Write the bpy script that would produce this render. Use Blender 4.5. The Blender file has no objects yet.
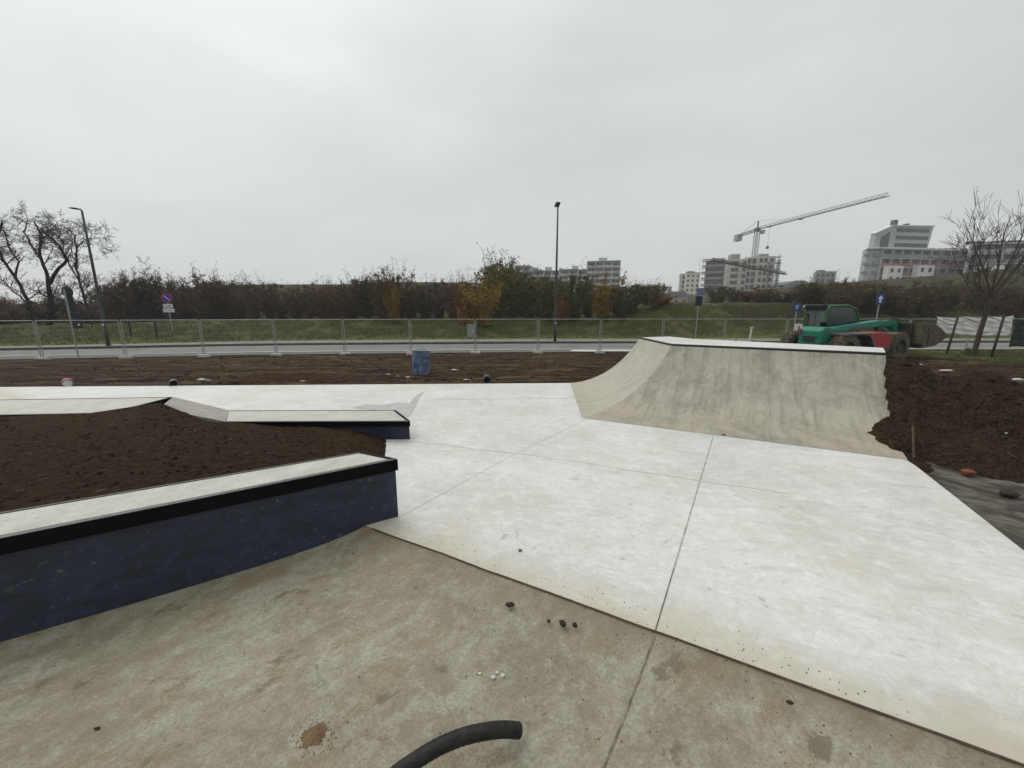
import bpy, bmesh, math, random
from mathutils import Vector, noise, Matrix
R = math.radians
scene = bpy.context.scene
col = scene.collection
random.seed(7)

# ------------------------------------------------------------------ camera
FPX = 385.0; PITCH = R(10.9); H = 1.8
CP, SP = math.cos(PITCH), math.sin(PITCH)
cam = bpy.data.cameras.new('camera'); co = bpy.data.objects.new('camera', cam); col.objects.link(co)
co.location = (0, 0, H); co.rotation_euler = (R(90) - PITCH, 0, 0)
cam.sensor_width = 36; cam.lens = FPX / 1024 * 36; cam.clip_end = 3000; cam.clip_start = 0.05
scene.camera = co
def ray(px, py):
    a = (px - 512) / FPX; b = (384 - py) / FPX
    return Vector((a, CP + b * SP, -SP + b * CP))
def P(px, py, z=0.0):                       # point of the plane at height z
    r = ray(px, py); k = (z - H) / r.z
    return Vector((r.x * k, r.y * k, z))
def PY(px, py, Y):                          # point of the upright plane at distance Y
    r = ray(px, py); k = Y / r.y
    return Vector((r.x * k, Y, H + r.z * k))
def lerp(a, b, t): return a + (b - a) * t
def sst(a, b, x):
    t = min(1, max(0, (x - a) / (b - a))); return t * t * (3 - 2 * t)
def fbm(x, y, s, o=4, z=0.0):
    v = 0; a = 1; q = 0
    for i in range(o):
        v += a * noise.noise(Vector((x * s, y * s, z + i * 7.3))); q += a; a *= .55; s *= 2.03
    return v / q

# ------------------------------------------------------------------ materials
def newmat(name):
    m = bpy.data.materials.new(name); m.use_nodes = True
    nt = m.node_tree; nt.nodes.clear()
    out = nt.nodes.new('ShaderNodeOutputMaterial'); b = nt.nodes.new('ShaderNodeBsdfPrincipled')
    nt.links.new(b.outputs[0], out.inputs[0])
    return m, nt, b
def N(nt, t, **kw):
    n = nt.nodes.new(t)
    for k, v in kw.items(): setattr(n, k, v)
    return n
def L(nt, a, b): nt.links.new(a, b)
def coords(nt, scale=(1, 1, 1), rot=(0, 0, 0), kind='Object'):
    tc = N(nt, 'ShaderNodeTexCoord'); mp = N(nt, 'ShaderNodeMapping')
    mp.vector_type = 'TEXTURE'; mp.inputs['Scale'].default_value = tuple(1 / q for q in scale); mp.inputs['Rotation'].default_value = rot
    L(nt, tc.outputs[kind], mp.inputs[0]); return mp.outputs[0]
def nz(nt, vec, scale, detail=5, rough=.6, dist=0.0):
    n = N(nt, 'ShaderNodeTexNoise'); n.inputs['Scale'].default_value = scale
    n.inputs['Detail'].default_value = detail; n.inputs['Roughness'].default_value = rough
    n.inputs['Distortion'].default_value = dist
    L(nt, vec, n.inputs['Vector']); return n.outputs['Fac']
def rng(nt, v, a, b, c=0.0, d=1.0):
    n = N(nt, 'ShaderNodeMapRange'); n.inputs[1].default_value = a; n.inputs[2].default_value = b
    n.inputs[3].default_value = c; n.inputs[4].default_value = d
    L(nt, v, n.inputs[0]); return n.outputs[0]
def setc(sock, c):
    if isinstance(c, (tuple, list)): sock.default_value = (c[0], c[1], c[2], 1)
def mix(nt, fac, a, b, mode='MIX'):
    n = N(nt, 'ShaderNodeMix', data_type='RGBA', blend_type=mode)
    if isinstance(fac, (int, float)): n.inputs[0].default_value = fac
    else: L(nt, fac, n.inputs[0])
    for s, c in ((n.inputs[6], a), (n.inputs[7], b)):
        if isinstance(c, (tuple, list)): setc(s, c)
        else: L(nt, c, s)
    return n.outputs[2]
def mth(nt, op, a, b=None):
    n = N(nt, 'ShaderNodeMath', operation=op)
    for i, v in enumerate((a, b)):
        if v is None: continue
        if isinstance(v, (int, float)): n.inputs[i].default_value = v
        else: L(nt, v, n.inputs[i])
    return n.outputs[0]
def bump(nt, b, h, strength=.5, dist=.02):
    n = N(nt, 'ShaderNodeBump'); n.inputs['Strength'].default_value = strength; n.inputs['Distance'].default_value = dist
    L(nt, h, n.inputs['Height']); L(nt, n.outputs[0], b.inputs['Normal'])
def simple(name, c, rough=.6, metal=0.0, vary=.15, scale=6.0, c2=None, bmp=0.0, spec=.4):
    m, nt, b = newmat(name)
    v = coords(nt); f = nz(nt, v, scale, 4)
    c2 = c2 or tuple(x * (1 - vary * 2) for x in c)
    L(nt, mix(nt, rng(nt, f, .35, .65), c, c2), b.inputs['Base Color'])
    b.inputs['Roughness'].default_value = rough; b.inputs['Metallic'].default_value = metal
    b.inputs['Specular IOR Level'].default_value = spec
    if bmp: bump(nt, b, nz(nt, v, scale * 4, 5), bmp, .02)
    return m

def border_mask(nt, n2, off, w, seed_scale=3.0):
    """distance from a straight line in plan (n2 . p = off), roughened by noise; 1 on the line, 0 at w"""
    tc = N(nt, 'ShaderNodeTexCoord'); d = N(nt, 'ShaderNodeVectorMath', operation='DOT_PRODUCT')
    L(nt, tc.outputs['Object'], d.inputs[0]); d.inputs[1].default_value = (n2[0], n2[1], 0)
    a = mth(nt, 'ABSOLUTE', mth(nt, 'SUBTRACT', d.outputs['Value'], off))
    f = nz(nt, tc.outputs['Object'], seed_scale, 5, .7)
    a = mth(nt, 'ADD', a, mth(nt, 'MULTIPLY', mth(nt, 'SUBTRACT', f, .5), w * 1.6))
    return rng(nt, a, 0, w, 1, 0)

# the line where pale slab and tan slab meet
B0 = P(385, 533); B1 = P(1024, 765)
bd = (B1 - B0).normalized(); bn = Vector((bd.y, -bd.x, 0))
if bn.y > 0: bn = -bn                        # points towards the tan slab
boff = B0.dot(bn)

def mat_white():
    m, nt, b = newmat('pale_sealed_concrete')
    v = coords(nt); vs = coords(nt, (1, 3.2, 1), (0, 0, R(-24)))
    big = nz(nt, v, .55, 6, .62, .4); mid = nz(nt, vs, 1.9, 8, .68, .9); fine = nz(nt, v, 26, 6, .7)
    c = mix(nt, rng(nt, big, .35, .66), (.62, .622, .60), (.455, .462, .455))
    c = mix(nt, rng(nt, mid, .42, .66, 0, .5), c, (.69, .69, .675))
    warm = nz(nt, coords(nt, (1, 1, 1), (0, 0, 1.0)), .8, 6, .7)
    c = mix(nt, rng(nt, warm, .45, .62, 0, .7), c, (.50, .465, .385))
    streak = nz(nt, coords(nt, (1.0, 9, 1), (0, 0, R(-20))), 1.4, 7, .72, 2.0)
    c = mix(nt, rng(nt, streak, .53, .66, 0, .42), c, (.37, .36, .32))
    c = mix(nt, rng(nt, fine, .40, .72, 0, .35), c, (.36, .35, .31))
    vo = N(nt, 'ShaderNodeTexVoronoi'); vo.inputs['Scale'].default_value = 5.0; vo.inputs['Randomness'].default_value = 1
    wv = N(nt, 'ShaderNodeVectorMath', operation='ADD'); nn = N(nt, 'ShaderNodeTexNoise'); nn.inputs['Scale'].default_value = 9
    L(nt, v, nn.inputs['Vector']); ms = N(nt, 'ShaderNodeVectorMath', operation='SCALE'); ms.inputs['Scale'].default_value = .35
    L(nt, nn.outputs['Color'], ms.inputs[0]); L(nt, v, wv.inputs[0]); L(nt, ms.outputs[0], wv.inputs[1])
    L(nt, wv.outputs[0], vo.inputs['Vector'])
    spots = mth(nt, 'MULTIPLY', rng(nt, vo.outputs['Distance'], .10, .17, 1, 0), rng(nt, nz(nt, v, 2.2, 3), .50, .56))
    c = mix(nt, mth(nt, 'MULTIPLY', spots, .8), c, (.36, .34, .29))
    c = mix(nt, rng(nt, nz(nt, coords(nt, (1, 4, 1), (0, 0, R(38))), 1.8, 9, .75, 1.6), .55, .66, 0, .45), c, (.41, .40, .36))
    c = mix(nt, rng(nt, nz(nt, v, 7, 9, .8, .3), .50, .66, 0, .5), c, (.74, .745, .735))
    c = mix(nt, rng(nt, nz(nt, v, 130, 3, .8), .54, .68, 0, .35), c, (.35, .34, .30))
    c = mix(nt, mth(nt, 'MULTIPLY', rng(nt, nz(nt, v, 48, 4), .66, .71, 0, .8), rng(nt, nz(nt, v, 1.1, 5), .50, .62)), c, (.16, .14, .11))
    wv_ = N(nt, 'ShaderNodeTexWave', wave_type='RINGS'); wv_.inputs['Scale'].default_value = .9; wv_.inputs['Distortion'].default_value = 9; wv_.inputs['Detail'].default_value = 4; wv_.inputs['Detail Scale'].default_value = .7
    L(nt, v, wv_.inputs['Vector']); arcs = mth(nt, 'MULTIPLY', rng(nt, wv_.outputs['Fac'], .90, 1.0), rng(nt, nz(nt, v, 1.7, 5, .7), .50, .64))
    c = mix(nt, mth(nt, 'MULTIPLY', arcs, .38), c, (.36, .34, .29))
    dirt = border_mask(nt, bn, boff, .34, 2.6)
    c = mix(nt, mth(nt, 'MULTIPLY', dirt, .8), c, (.40, .355, .26))
    L(nt, c, b.inputs['Base Color'])
    L(nt, rng(nt, mid, .3, .7, .36, .60), b.inputs['Roughness'])
    b.inputs['Specular IOR Level'].default_value = .45
    bump(nt, b, mth(nt, 'ADD', fine, mth(nt, 'MULTIPLY', mid, 2)), .22, .006)
    return m
def mat_tan():
    m, nt, b = newmat('tan_bare_concrete')
    v = coords(nt); vs = coords(nt, (1, 5.0, 1), (0, 0, R(31)))
    big = nz(nt, v, .8, 6, .62, .4); mid = nz(nt, vs, 3.4, 9, .72, .8); f2 = nz(nt, v, 13, 8, .75, .3); fine = nz(nt, v, 70, 6, .8); grain = nz(nt, v, 210, 3, .8)
    c = mix(nt, rng(nt, big, .40, .62), (.256, .226, .152), (.172, .149, .096))
    c = mix(nt, rng(nt, mid, .46, .62, 0, .55), c, (.160, .134, .086))
    c = mix(nt, rng(nt, mid, .30, .44, .35, 0), c, (.345, .31, .245))
    eff = nz(nt, coords(nt, (1, 1.5, 1), (0, 0, .7)), 1.9, 8, .78, .6)
    c = mix(nt, rng(nt, eff, .47, .62, 0, .7), c, (.378, .354, .286))
    c = mix(nt, rng(nt, f2, .50, .66, 0, .55), c, (.40, .385, .32))
    c = mix(nt, rng(nt, f2, .34, .46, .5, 0), c, (.125, .108, .068))
    st1 = nz(nt, coords(nt, (1, 2.2, 1), (0, 0, R(28))), 2.0, 7, .62, .3)
    c = mix(nt, mth(nt, 'MULTIPLY', rng(nt, st1, .56, .64), rng(nt, fine, .35, .6, .3, .9)), c, (.205, .142, .066))
    st2 = nz(nt, coords(nt, (1, 1.3, 1), (0, 0, .5)), 4.6, 6, .6, .3)
    c = mix(nt, mth(nt, 'MULTIPLY', rng(nt, st2, .62, .67), .75), c, (.085, .055, .028))
    c = mix(nt, rng(nt, fine, .42, .62, 0, .6), c, (.115, .100, .066))
    c = mix(nt, rng(nt, grain, .52, .68, 0, .45), c, (.42, .40, .33))
    c = mix(nt, mth(nt, 'MULTIPLY', rng(nt, nz(nt, v, 60, 3), .64, .70, 0, .9), rng(nt, nz(nt, v, 1.6, 5), .48, .62)), c, (.05, .04, .026))
    vo = N(nt, 'ShaderNodeTexVoronoi', feature='DISTANCE_TO_EDGE'); vo.inputs['Scale'].default_value = 1.1
    nn = N(nt, 'ShaderNodeTexNoise'); nn.inputs['Scale'].default_value = 2.5; nn.inputs['Detail'].default_value = 6; L(nt, v, nn.inputs['Vector'])
    sc_ = N(nt, 'ShaderNodeVectorMath', operation='SCALE'); sc_.inputs['Scale'].default_value = .55; L(nt, nn.outputs['Color'], sc_.inputs[0])
    ad = N(nt, 'ShaderNodeVectorMath', operation='ADD'); L(nt, v, ad.inputs[0]); L(nt, sc_.outputs[0], ad.inputs[1]); L(nt, ad.outputs[0], vo.inputs['Vector'])
    crack = mth(nt, 'MULTIPLY', rng(nt, vo.outputs['Distance'], .001, .004, .45, 0), rng(nt, eff, .50, .56))
    c = mix(nt, crack, c, (.09, .075, .05))
    edge = border_mask(nt, bn, boff, .20, 4)
    c = mix(nt, mth(nt, 'MULTIPLY', edge, rng(nt, f2, .38, .56, .15, .8)), c, (.135, .100, .058))
    L(nt, c, b.inputs['Base Color']); L(nt, rng(nt, big, .3, .7, .5, .75), b.inputs['Roughness'])
    bump(nt, b, mth(nt, 'SUBTRACT', mth(nt, 'ADD', mth(nt, 'MULTIPLY', fine, .8), mth(nt, 'MULTIPLY', f2, 1.4)), crack), .6, .006)
    return m
def mat_ramp(side=False):
    m, nt, b = newmat('ramp_concrete')
    v = coords(nt); vs = coords(nt, (4.5, .8, .8), (0, 0, R(-30.5)))
    big = nz(nt, v, .9, 6, .65, .6); mid = nz(nt, vs, 2.4, 8, .7, .8); fine = nz(nt, v, 30, 6, .7); drip = nz(nt, coords(nt, (7, .6, .5), (0, 0, R(-30.5))), 1.5, 7, .7)
    c = mix(nt, rng(nt, big, .38, .62), (.335, .315, .245), (.255, .238, .185))
    c = mix(nt, rng(nt, mid, .42, .68, 0, .6), c, (.42, .395, .325))
    c = mix(nt, rng(nt, drip, .48, .64, 0, .75), c, (.17, .158, .122))
    c = mix(nt, rng(nt, nz(nt, coords(nt, (1.2, 1.2, .7), (0, 0, .9)), 1.6, 9, .78, .4), .47, .62, 0, .75), c, (.150, .144, .118))
    c = mix(nt, rng(nt, nz(nt, v, 14, 8, .8), .50, .66, 0, .45), c, (.42, .40, .33))
    c = mix(nt, rng(nt, nz(nt, v, 120, 3, .8), .50, .66, 0, .4), c, (.17, .16, .13))
    c = mix(nt, rng(nt, fine, .4, .7, 0, .3), c, (.20, .19, .16))
    tc = N(nt, 'ShaderNodeTexCoord'); s = N(nt, 'ShaderNodeSeparateXYZ'); L(nt, tc.outputs['Object'], s.inputs[0])
    low = rng(nt, mth(nt, 'ADD', s.outputs[2], mth(nt, 'MULTIPLY', mth(nt, 'SUBTRACT', big, .5), 1.2)), -.05, .16, .42, 0)
    c = mix(nt, low, c, (.36, .30, .205))
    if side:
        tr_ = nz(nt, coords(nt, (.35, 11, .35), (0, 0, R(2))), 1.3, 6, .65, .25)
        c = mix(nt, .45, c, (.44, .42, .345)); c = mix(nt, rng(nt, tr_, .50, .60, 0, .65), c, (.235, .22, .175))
    L(nt, c, b.inputs['Base Color']); b.inputs['Roughness'].default_value = .62
    bump(nt, b, mth(nt, 'ADD', fine, mth(nt, 'MULTIPLY', mid, 2)), .3, .006)
    return m
def mat_soil(name, a=(.056, .032, .0155), c_=(.024, .0135, .0068), hi=(.125, .080, .046), s=15.0, wet=.8):
    m, nt, b = newmat(name)
    v = coords(nt); f = nz(nt, v, s, 8, .75, .3); g = nz(nt, v, s * 4, 6, .75); big = nz(nt, v, .8, 4)
    c = mix(nt, rng(nt, f, .40, .60), c_, a)
    c = mix(nt, rng(nt, g, .52, .66, 0, .8), c, hi)
    c = mix(nt, rng(nt, big, .45, .65, 0, .4), c, tuple(x * 1.25 for x in a))
    L(nt, c, b.inputs['Base Color']); b.inputs['Roughness'].default_value = .92; b.inputs['Specular IOR Level'].default_value = .08
    bump(nt, b, mth(nt, 'ADD', mth(nt, 'MULTIPLY', f, 1.5), g), 1.0, .05)
    return m
def mat_ground():
    m, nt, b = newmat('ground_mud_and_grass')
    v = coords(nt); f = nz(nt, v, 5, 8, .75, .4); g = nz(nt, v, 22, 6, .75); big = nz(nt, v, .5, 5, .6)
    ruts = nz(nt, coords(nt, (.35, 3.2, 1), (0, 0, R(4))), 1.0, 8, .7, .8)
    c = mix(nt, rng(nt, f, .38, .62), (.020, .0115, .0056), (.058, .033, .0165))
    c = mix(nt, rng(nt, ruts, .50, .64, 0, .85), c, (.140, .098, .060))
    c = mix(nt, rng(nt, ruts, .34, .46, .85, 0), c, (.014, .009, .006))
    c = mix(nt, rng(nt, g, .55, .72, 0, .5), c, (.085, .060, .038))
    # grey wet mortar-stained mud beside the pale slab
    at2 = N(nt, 'ShaderNodeAttribute', attribute_name='grey')
    c = mix(nt, mth(nt, 'MULTIPLY', at2.outputs['Fac'], rng(nt, f, .3, .55, .75, 1)), c,
            mix(nt, rng(nt, nz(nt, coords(nt, (1, 2.2, 1), (0, 0, R(-50))), 1.7, 9, .78, .25), .46, .64), (.055, .042, .030), (.27, .25, .205)))
    gr = mix(nt, rng(nt, nz(nt, v, 1.1, 7, .7), .38, .62), (.024, .036, .006), (.054, .064, .012))
    gr = mix(nt, rng(nt, nz(nt, v, 9, 6, .8), .42, .68), gr, (.030, .038, .014))
    gr = mix(nt, rng(nt, big, .50, .62, 0, .75), gr, (.115, .095, .048))
    dry = N(nt, 'ShaderNodeAttribute', attribute_name='dry')
    gr = mix(nt, mth(nt, 'MULTIPLY', dry.outputs['Fac'], .75), gr, (.130, .128, .030))
    far = N(nt, 'ShaderNodeAttribute', attribute_name='scrub')
    gr = mix(nt, mth(nt, 'MULTIPLY', far.outputs['Fac'], rng(nt, nz(nt, v, .35, 8, .75), .40, .52)), gr, (.032, .026, .012))
    at = N(nt, 'ShaderNodeAttribute', attribute_name='grass')
    gm = rng(nt, mth(nt, 'ADD', at.outputs['Fac'], mth(nt, 'MULTIPLY', mth(nt, 'SUBTRACT', f, .5), 1.1)), .4, .6)
    c = mix(nt, gm, c, gr)
    L(nt, c, b.inputs['Base Color'])
    w = mth(nt, 'MULTIPLY', at2.outputs['Fac'], rng(nt, ruts, .40, .60, .55, 0))
    L(nt, mth(nt, 'SUBTRACT', .88, w), b.inputs['Roughness']); L(nt, mth(nt, 'ADD', mth(nt, 'MULTIPLY', at2.outputs['Fac'], .3), .08), b.inputs['Specular IOR Level'])
    bump(nt, b, mth(nt, 'ADD', mth(nt, 'MULTIPLY', f, 1.6), g), 1.0, .06)
    return m
def mat_leaf(name, c1, c2, c3, trans=.25):
    m, nt, b = newmat(name)
    g = N(nt, 'ShaderNodeNewGeometry'); r = g.outputs['Random Per Island']
    cr = N(nt, 'ShaderNodeValToRGB'); e = cr.color_ramp.elements
    e[0].color = (*c1, 1); e[1].color = (*c3, 1); k = cr.color_ramp.elements.new(.5); k.color = (*c2, 1)
    L(nt, r, cr.inputs[0])
    oi = N(nt, 'ShaderNodeObjectInfo')
    hs = N(nt, 'ShaderNodeHueSaturation'); L(nt, cr.outputs[0], hs.inputs['Color'])
    L(nt, rng(nt, oi.outputs['Random'], 0, 1, .75, 1.3), hs.inputs['Value'])
    L(nt, hs.outputs[0], b.inputs['Base Color']); b.inputs['Roughness'].default_value = .75; b.inputs['Specular IOR Level'].default_value = .2
    return m
def mat_bark(name, c): return simple(name, c, .9, vary=.25, scale=14, bmp=.6, spec=.2)
def mat_wall_paint():
    m, nt, b = newmat('navy_painted_render')
    v = coords(nt); f = nz(nt, coords(nt, (1, 1, 2.2), (0, 0, R(31))), 3.0, 8, .72, 1.2); g = nz(nt, v, 22, 6, .7)
    c = mix(nt, rng(nt, f, .40, .66), (.0085, .0120, .0260), (.019, .026, .052))
    c = mix(nt, rng(nt, nz(nt, v, 4.0, 9, .8, 1.2), .52, .68, 0, .65), c, (.042, .054, .092)); c = mix(nt, rng(nt, nz(nt, coords(nt, (1, 1, 2.5)), 9, 9, .8, 1.8), .62, .72, 0, .75), c, (.12, .13, .155)); c = mix(nt, mth(nt, 'MULTIPLY', rng(nt, nz(nt, v, 26, 5, .7), .60, .66), rng(nt, f, .45, .6)), c, (.13, .12, .105))
    c = mix(nt, rng(nt, nz(nt, v, 55, 3), .70, .76, 0, .8), c, (.30, .30, .30))
    L(nt, c, b.inputs['Base Color']); L(nt, rng(nt, f, .3, .7, .42, .65), b.inputs['Roughness'])
    bump(nt, b, mth(nt, 'ADD', mth(nt, 'MULTIPLY', f, 3), g), .45, .006)
    return m
def mat_ledge_top():
    m, nt, b = newmat('ledge_top_concrete')
    v = coords(nt); f = nz(nt, coords(nt, (1.4, 1, 1)), 5, 9, .78, .3); g = nz(nt, v, 30, 6, .75)
    c = mix(nt, rng(nt, f, .40, .64), (.46, .45, .405), (.35, .34, .295))
    c = mix(nt, rng(nt, nz(nt, v, 1.6, 5), .5, .68, 0, .5), c, (.53, .52, .47))
    c = mix(nt, rng(nt, g, .54, .70, 0, .6), c, (.20, .175, .135)); c = mix(nt, rng(nt, nz(nt, v, 160, 3, .8), .52, .66, 0, .4), c, (.24, .22, .18))
    L(nt, c, b.inputs['Base Color']); b.inputs['Roughness'].default_value = .7
    bump(nt, b, g, .3, .004)
    return m
def mat_muddy(name, paint, mud=(.155, .115, .075), lo=.45, hi=.6, s=2.2, rough=.5):
    m, nt, b = newmat(name)
    v = coords(nt); f = nz(nt, v, s, 7, .7, .5); g = nz(nt, v, 14, 5)
    c = mix(nt, rng(nt, g, .3, .7), paint, tuple(x * .72 for x in paint))
    k = rng(nt, f, lo, hi)
    c = mix(nt, k, c, mix(nt, rng(nt, g, .4, .6), mud, tuple(x * .6 for x in mud)))
    L(nt, c, b.inputs['Base Color']); L(nt, rng(nt, f, lo, hi, rough, .9), b.inputs['Roughness'])
    return m
def mat_glass(name='dark_glass', c=(.03, .035, .04), rough=.12):
    m, nt, b = newmat(name)
    f = nz(nt, coords(nt), .7, 2); L(nt, mix(nt, rng(nt, f, .4, .6), c, tuple(x * .6 for x in c)), b.inputs['Base Color'])
    b.inputs['Roughness'].default_value = rough; b.inputs['Specular IOR Level'].default_value = .6
    return m

M = dict(
    white=mat_white(), tan=mat_tan(), ramp=mat_ramp(), ramp_side=mat_ramp(True), soil=mat_soil('dark_topsoil'), heap=mat_soil('heaped_topsoil', (.052, .034, .019), (.014, .0085, .005), (.150, .104, .066), 11),
    ground=mat_ground(), navy=mat_wall_paint(), ledge_top=mat_ledge_top(),
    steel_black=simple('black_painted_steel', (.003, .003, .0035), .6, 0, .1, 20, spec=.1),
    steel_edge=simple('worn_steel_edge', (.13, .125, .12), .5, .6, .2, 30),
    coping=simple('black_coping_steel', (.010, .010, .011), .4, .3, .2, 20),
    joint=simple('joint_dark', (.44, .425, .38), .9, vary=.3, scale=12),
    joint_dark=simple('joint_saw_cut', (.13, .12, .10), .9, vary=.3, scale=12),
    joint_soft=simple('joint_faint', (.64, .635, .61), .42, vary=.04, scale=9),
    patch=simple('damp_grey_concrete', (.42, .42, .405), .5, vary=.12, scale=3, bmp=.2),
    asphalt=simple('worn_asphalt', (.175, .175, .165), .85, vary=.12, scale=.6, bmp=.2),
    asphalt2=simple('shoulder_asphalt', (.13, .128, .115), .9, vary=.18, scale=2, bmp=.3),
    kerb=simple('kerb_stone', (.075, .072, .066), .85, vary=.2, scale=3),
    pave=simple('pavement_concrete', (.20, .195, .17), .9, vary=.15, scale=1.2, bmp=.2),
    paint=simple('road_paint', (.62, .62, .60), .7, vary=.15, scale=8),
    galv=simple('galvanised_steel', (.33, .335, .33), .5, .35, .12, 10),
    wire=simple('fence_wire', (.17, .175, .17), .6, .2, .1, 10),
    block=simple('fence_foot_concrete', (.55, .54, .51), .85, vary=.15, scale=9, bmp=.3),
    pole_green=simple('dark_green_enamel', (.004, .024, .020), .45, 0, .15, 5),
    lamp_grey=simple('lamp_head_grey', (.03, .035, .038), .5, 0, .1, 5),
    barrel=mat_muddy('faded_blue_plastic', (.026, .085, .20), (.26, .27, .29), .44, .64, 3.2, .5),
    barrel_in=simple('barrel_inside', (.01, .03, .07), .6),
    rubber=simple('black_rubber', (.016, .016, .017), .42, 0, .2, 30, bmp=.1),
    pipe=simple('black_corrugated_pipe', (.006, .006, .007), .5, 0, .15, 30, c2=(.022, .019, .015), bmp=.25, spec=.25),
    t_green=mat_muddy('turquoise_machine_paint', (.0, .17, .105), (.10, .10, .065), .56, .72),
    t_green2=mat_muddy('boom_green_paint', (.004, .18, .13), (.16, .15, .11), .60, .76),
    t_cab=mat_muddy('cab_green_paint', (.02, .14, .035), (.09, .09, .05), .55, .75),
    t_rim=mat_muddy('muddy_green_rim', (.02, .07, .035), (.06, .05, .03), .40, .55),
    t_red=mat_muddy('muddy_red_paint', (.36, .012, .022), (.135, .112, .062), .43, .53, 1.5),
    t_dark=mat_muddy('dark_machine_steel', (.014, .016, .015), (.07, .055, .038), .5, .7),
    t_grey=simple('fender_grey', (.10, .11, .105), .6, vary=.2, scale=6),
    t_mud=simple('mud_caked_tyre', (.155, .118, .078), .95, vary=.28, scale=10, bmp=1.0),
    t_bucket=mat_muddy('muddy_bucket_steel', (.050, .042, .028), (.13, .10, .055), .42, .6, 3, .7),
    cabglass=mat_glass('cab_glass', (.10, .125, .125), .2),
    cabglass_dark=mat_glass('cab_side_glass', (.02, .035, .034), .15),
    glass=mat_glass('window_glass', (.045, .052, .06), .25),
    wood=mat_bark('weathered_wood', (.17, .12, .08)), stake=mat_bark('dark_stake_wood', (.075, .060, .048)),
    bark=mat_bark('dark_bark', (.030, .024, .020)), bark2=mat_bark('grey_brown_bark', (.085, .062, .050)),
    twig=mat_bark('brown_twigs', (.085, .060, .048)),
    banner=simple('white_tarpaulin', (.66, .66, .65), .6, vary=.07, scale=1.5),
    netgreen=simple('dark_green_netting', (.012, .030, .022), .8, vary=.2, scale=6),
    blue=simple('sign_blue', (.010, .042, .145), .5, vary=.08, scale=8),
    blue_dark=simple('sign_back_dark', (.006, .012, .030), .6, vary=.1, scale=8),
    sred=simple('sign_red', (.33, .03, .06), .5, vary=.1, scale=8),
    sblue2=simple('sign_violet_blue', (.045, .022, .26), .5, vary=.1, scale=8),
    swhite=simple('sign_white', (.60, .61, .61), .5, vary=.06, scale=8),
    traffic=simple('traffic_light_dark', (.008, .016, .022), .5, vary=.1, scale=8),
    cabinet=simple('utility_cabinet_grey', (.26, .28, .27), .6, vary=.12, scale=5),
    brick=simple('red_brick_piece', (.20, .045, .030), .85, vary=.2, scale=14, bmp=.5),
    rust=simple('rusty_rebar', (.12, .050, .022), .85, .1, .25, 20),
    chip=simple('white_chip', (.60, .59, .56), .85, vary=.15, scale=20, bmp=.4),
    rock=simple('grey_stone', (.17, .16, .14), .9, vary=.2, scale=12, bmp=.6),
    mudwhite=simple('pale_mortar_spill', (.45, .43, .38), .8, vary=.2, scale=9, bmp=.4),
    sand=simple('orange_sand', (.25, .16, .085), .95, vary=.2, scale=40, bmp=.8),
    straw=simple('dry_straw', (.20, .155, .10), .9, vary=.25, scale=6),
    clod=mat_soil('clod_soil', (.056, .031, .015), (.022, .012, .006), (.115, .072, .040), 14),
    clod2=simple('brown_lump', (.045, .030, .018), .9, vary=.25, scale=30, bmp=.8),
    grassblade=mat_leaf('grass_blades', (.040, .066, .016), (.075, .095, .028), (.125, .115, .05)),
)

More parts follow.
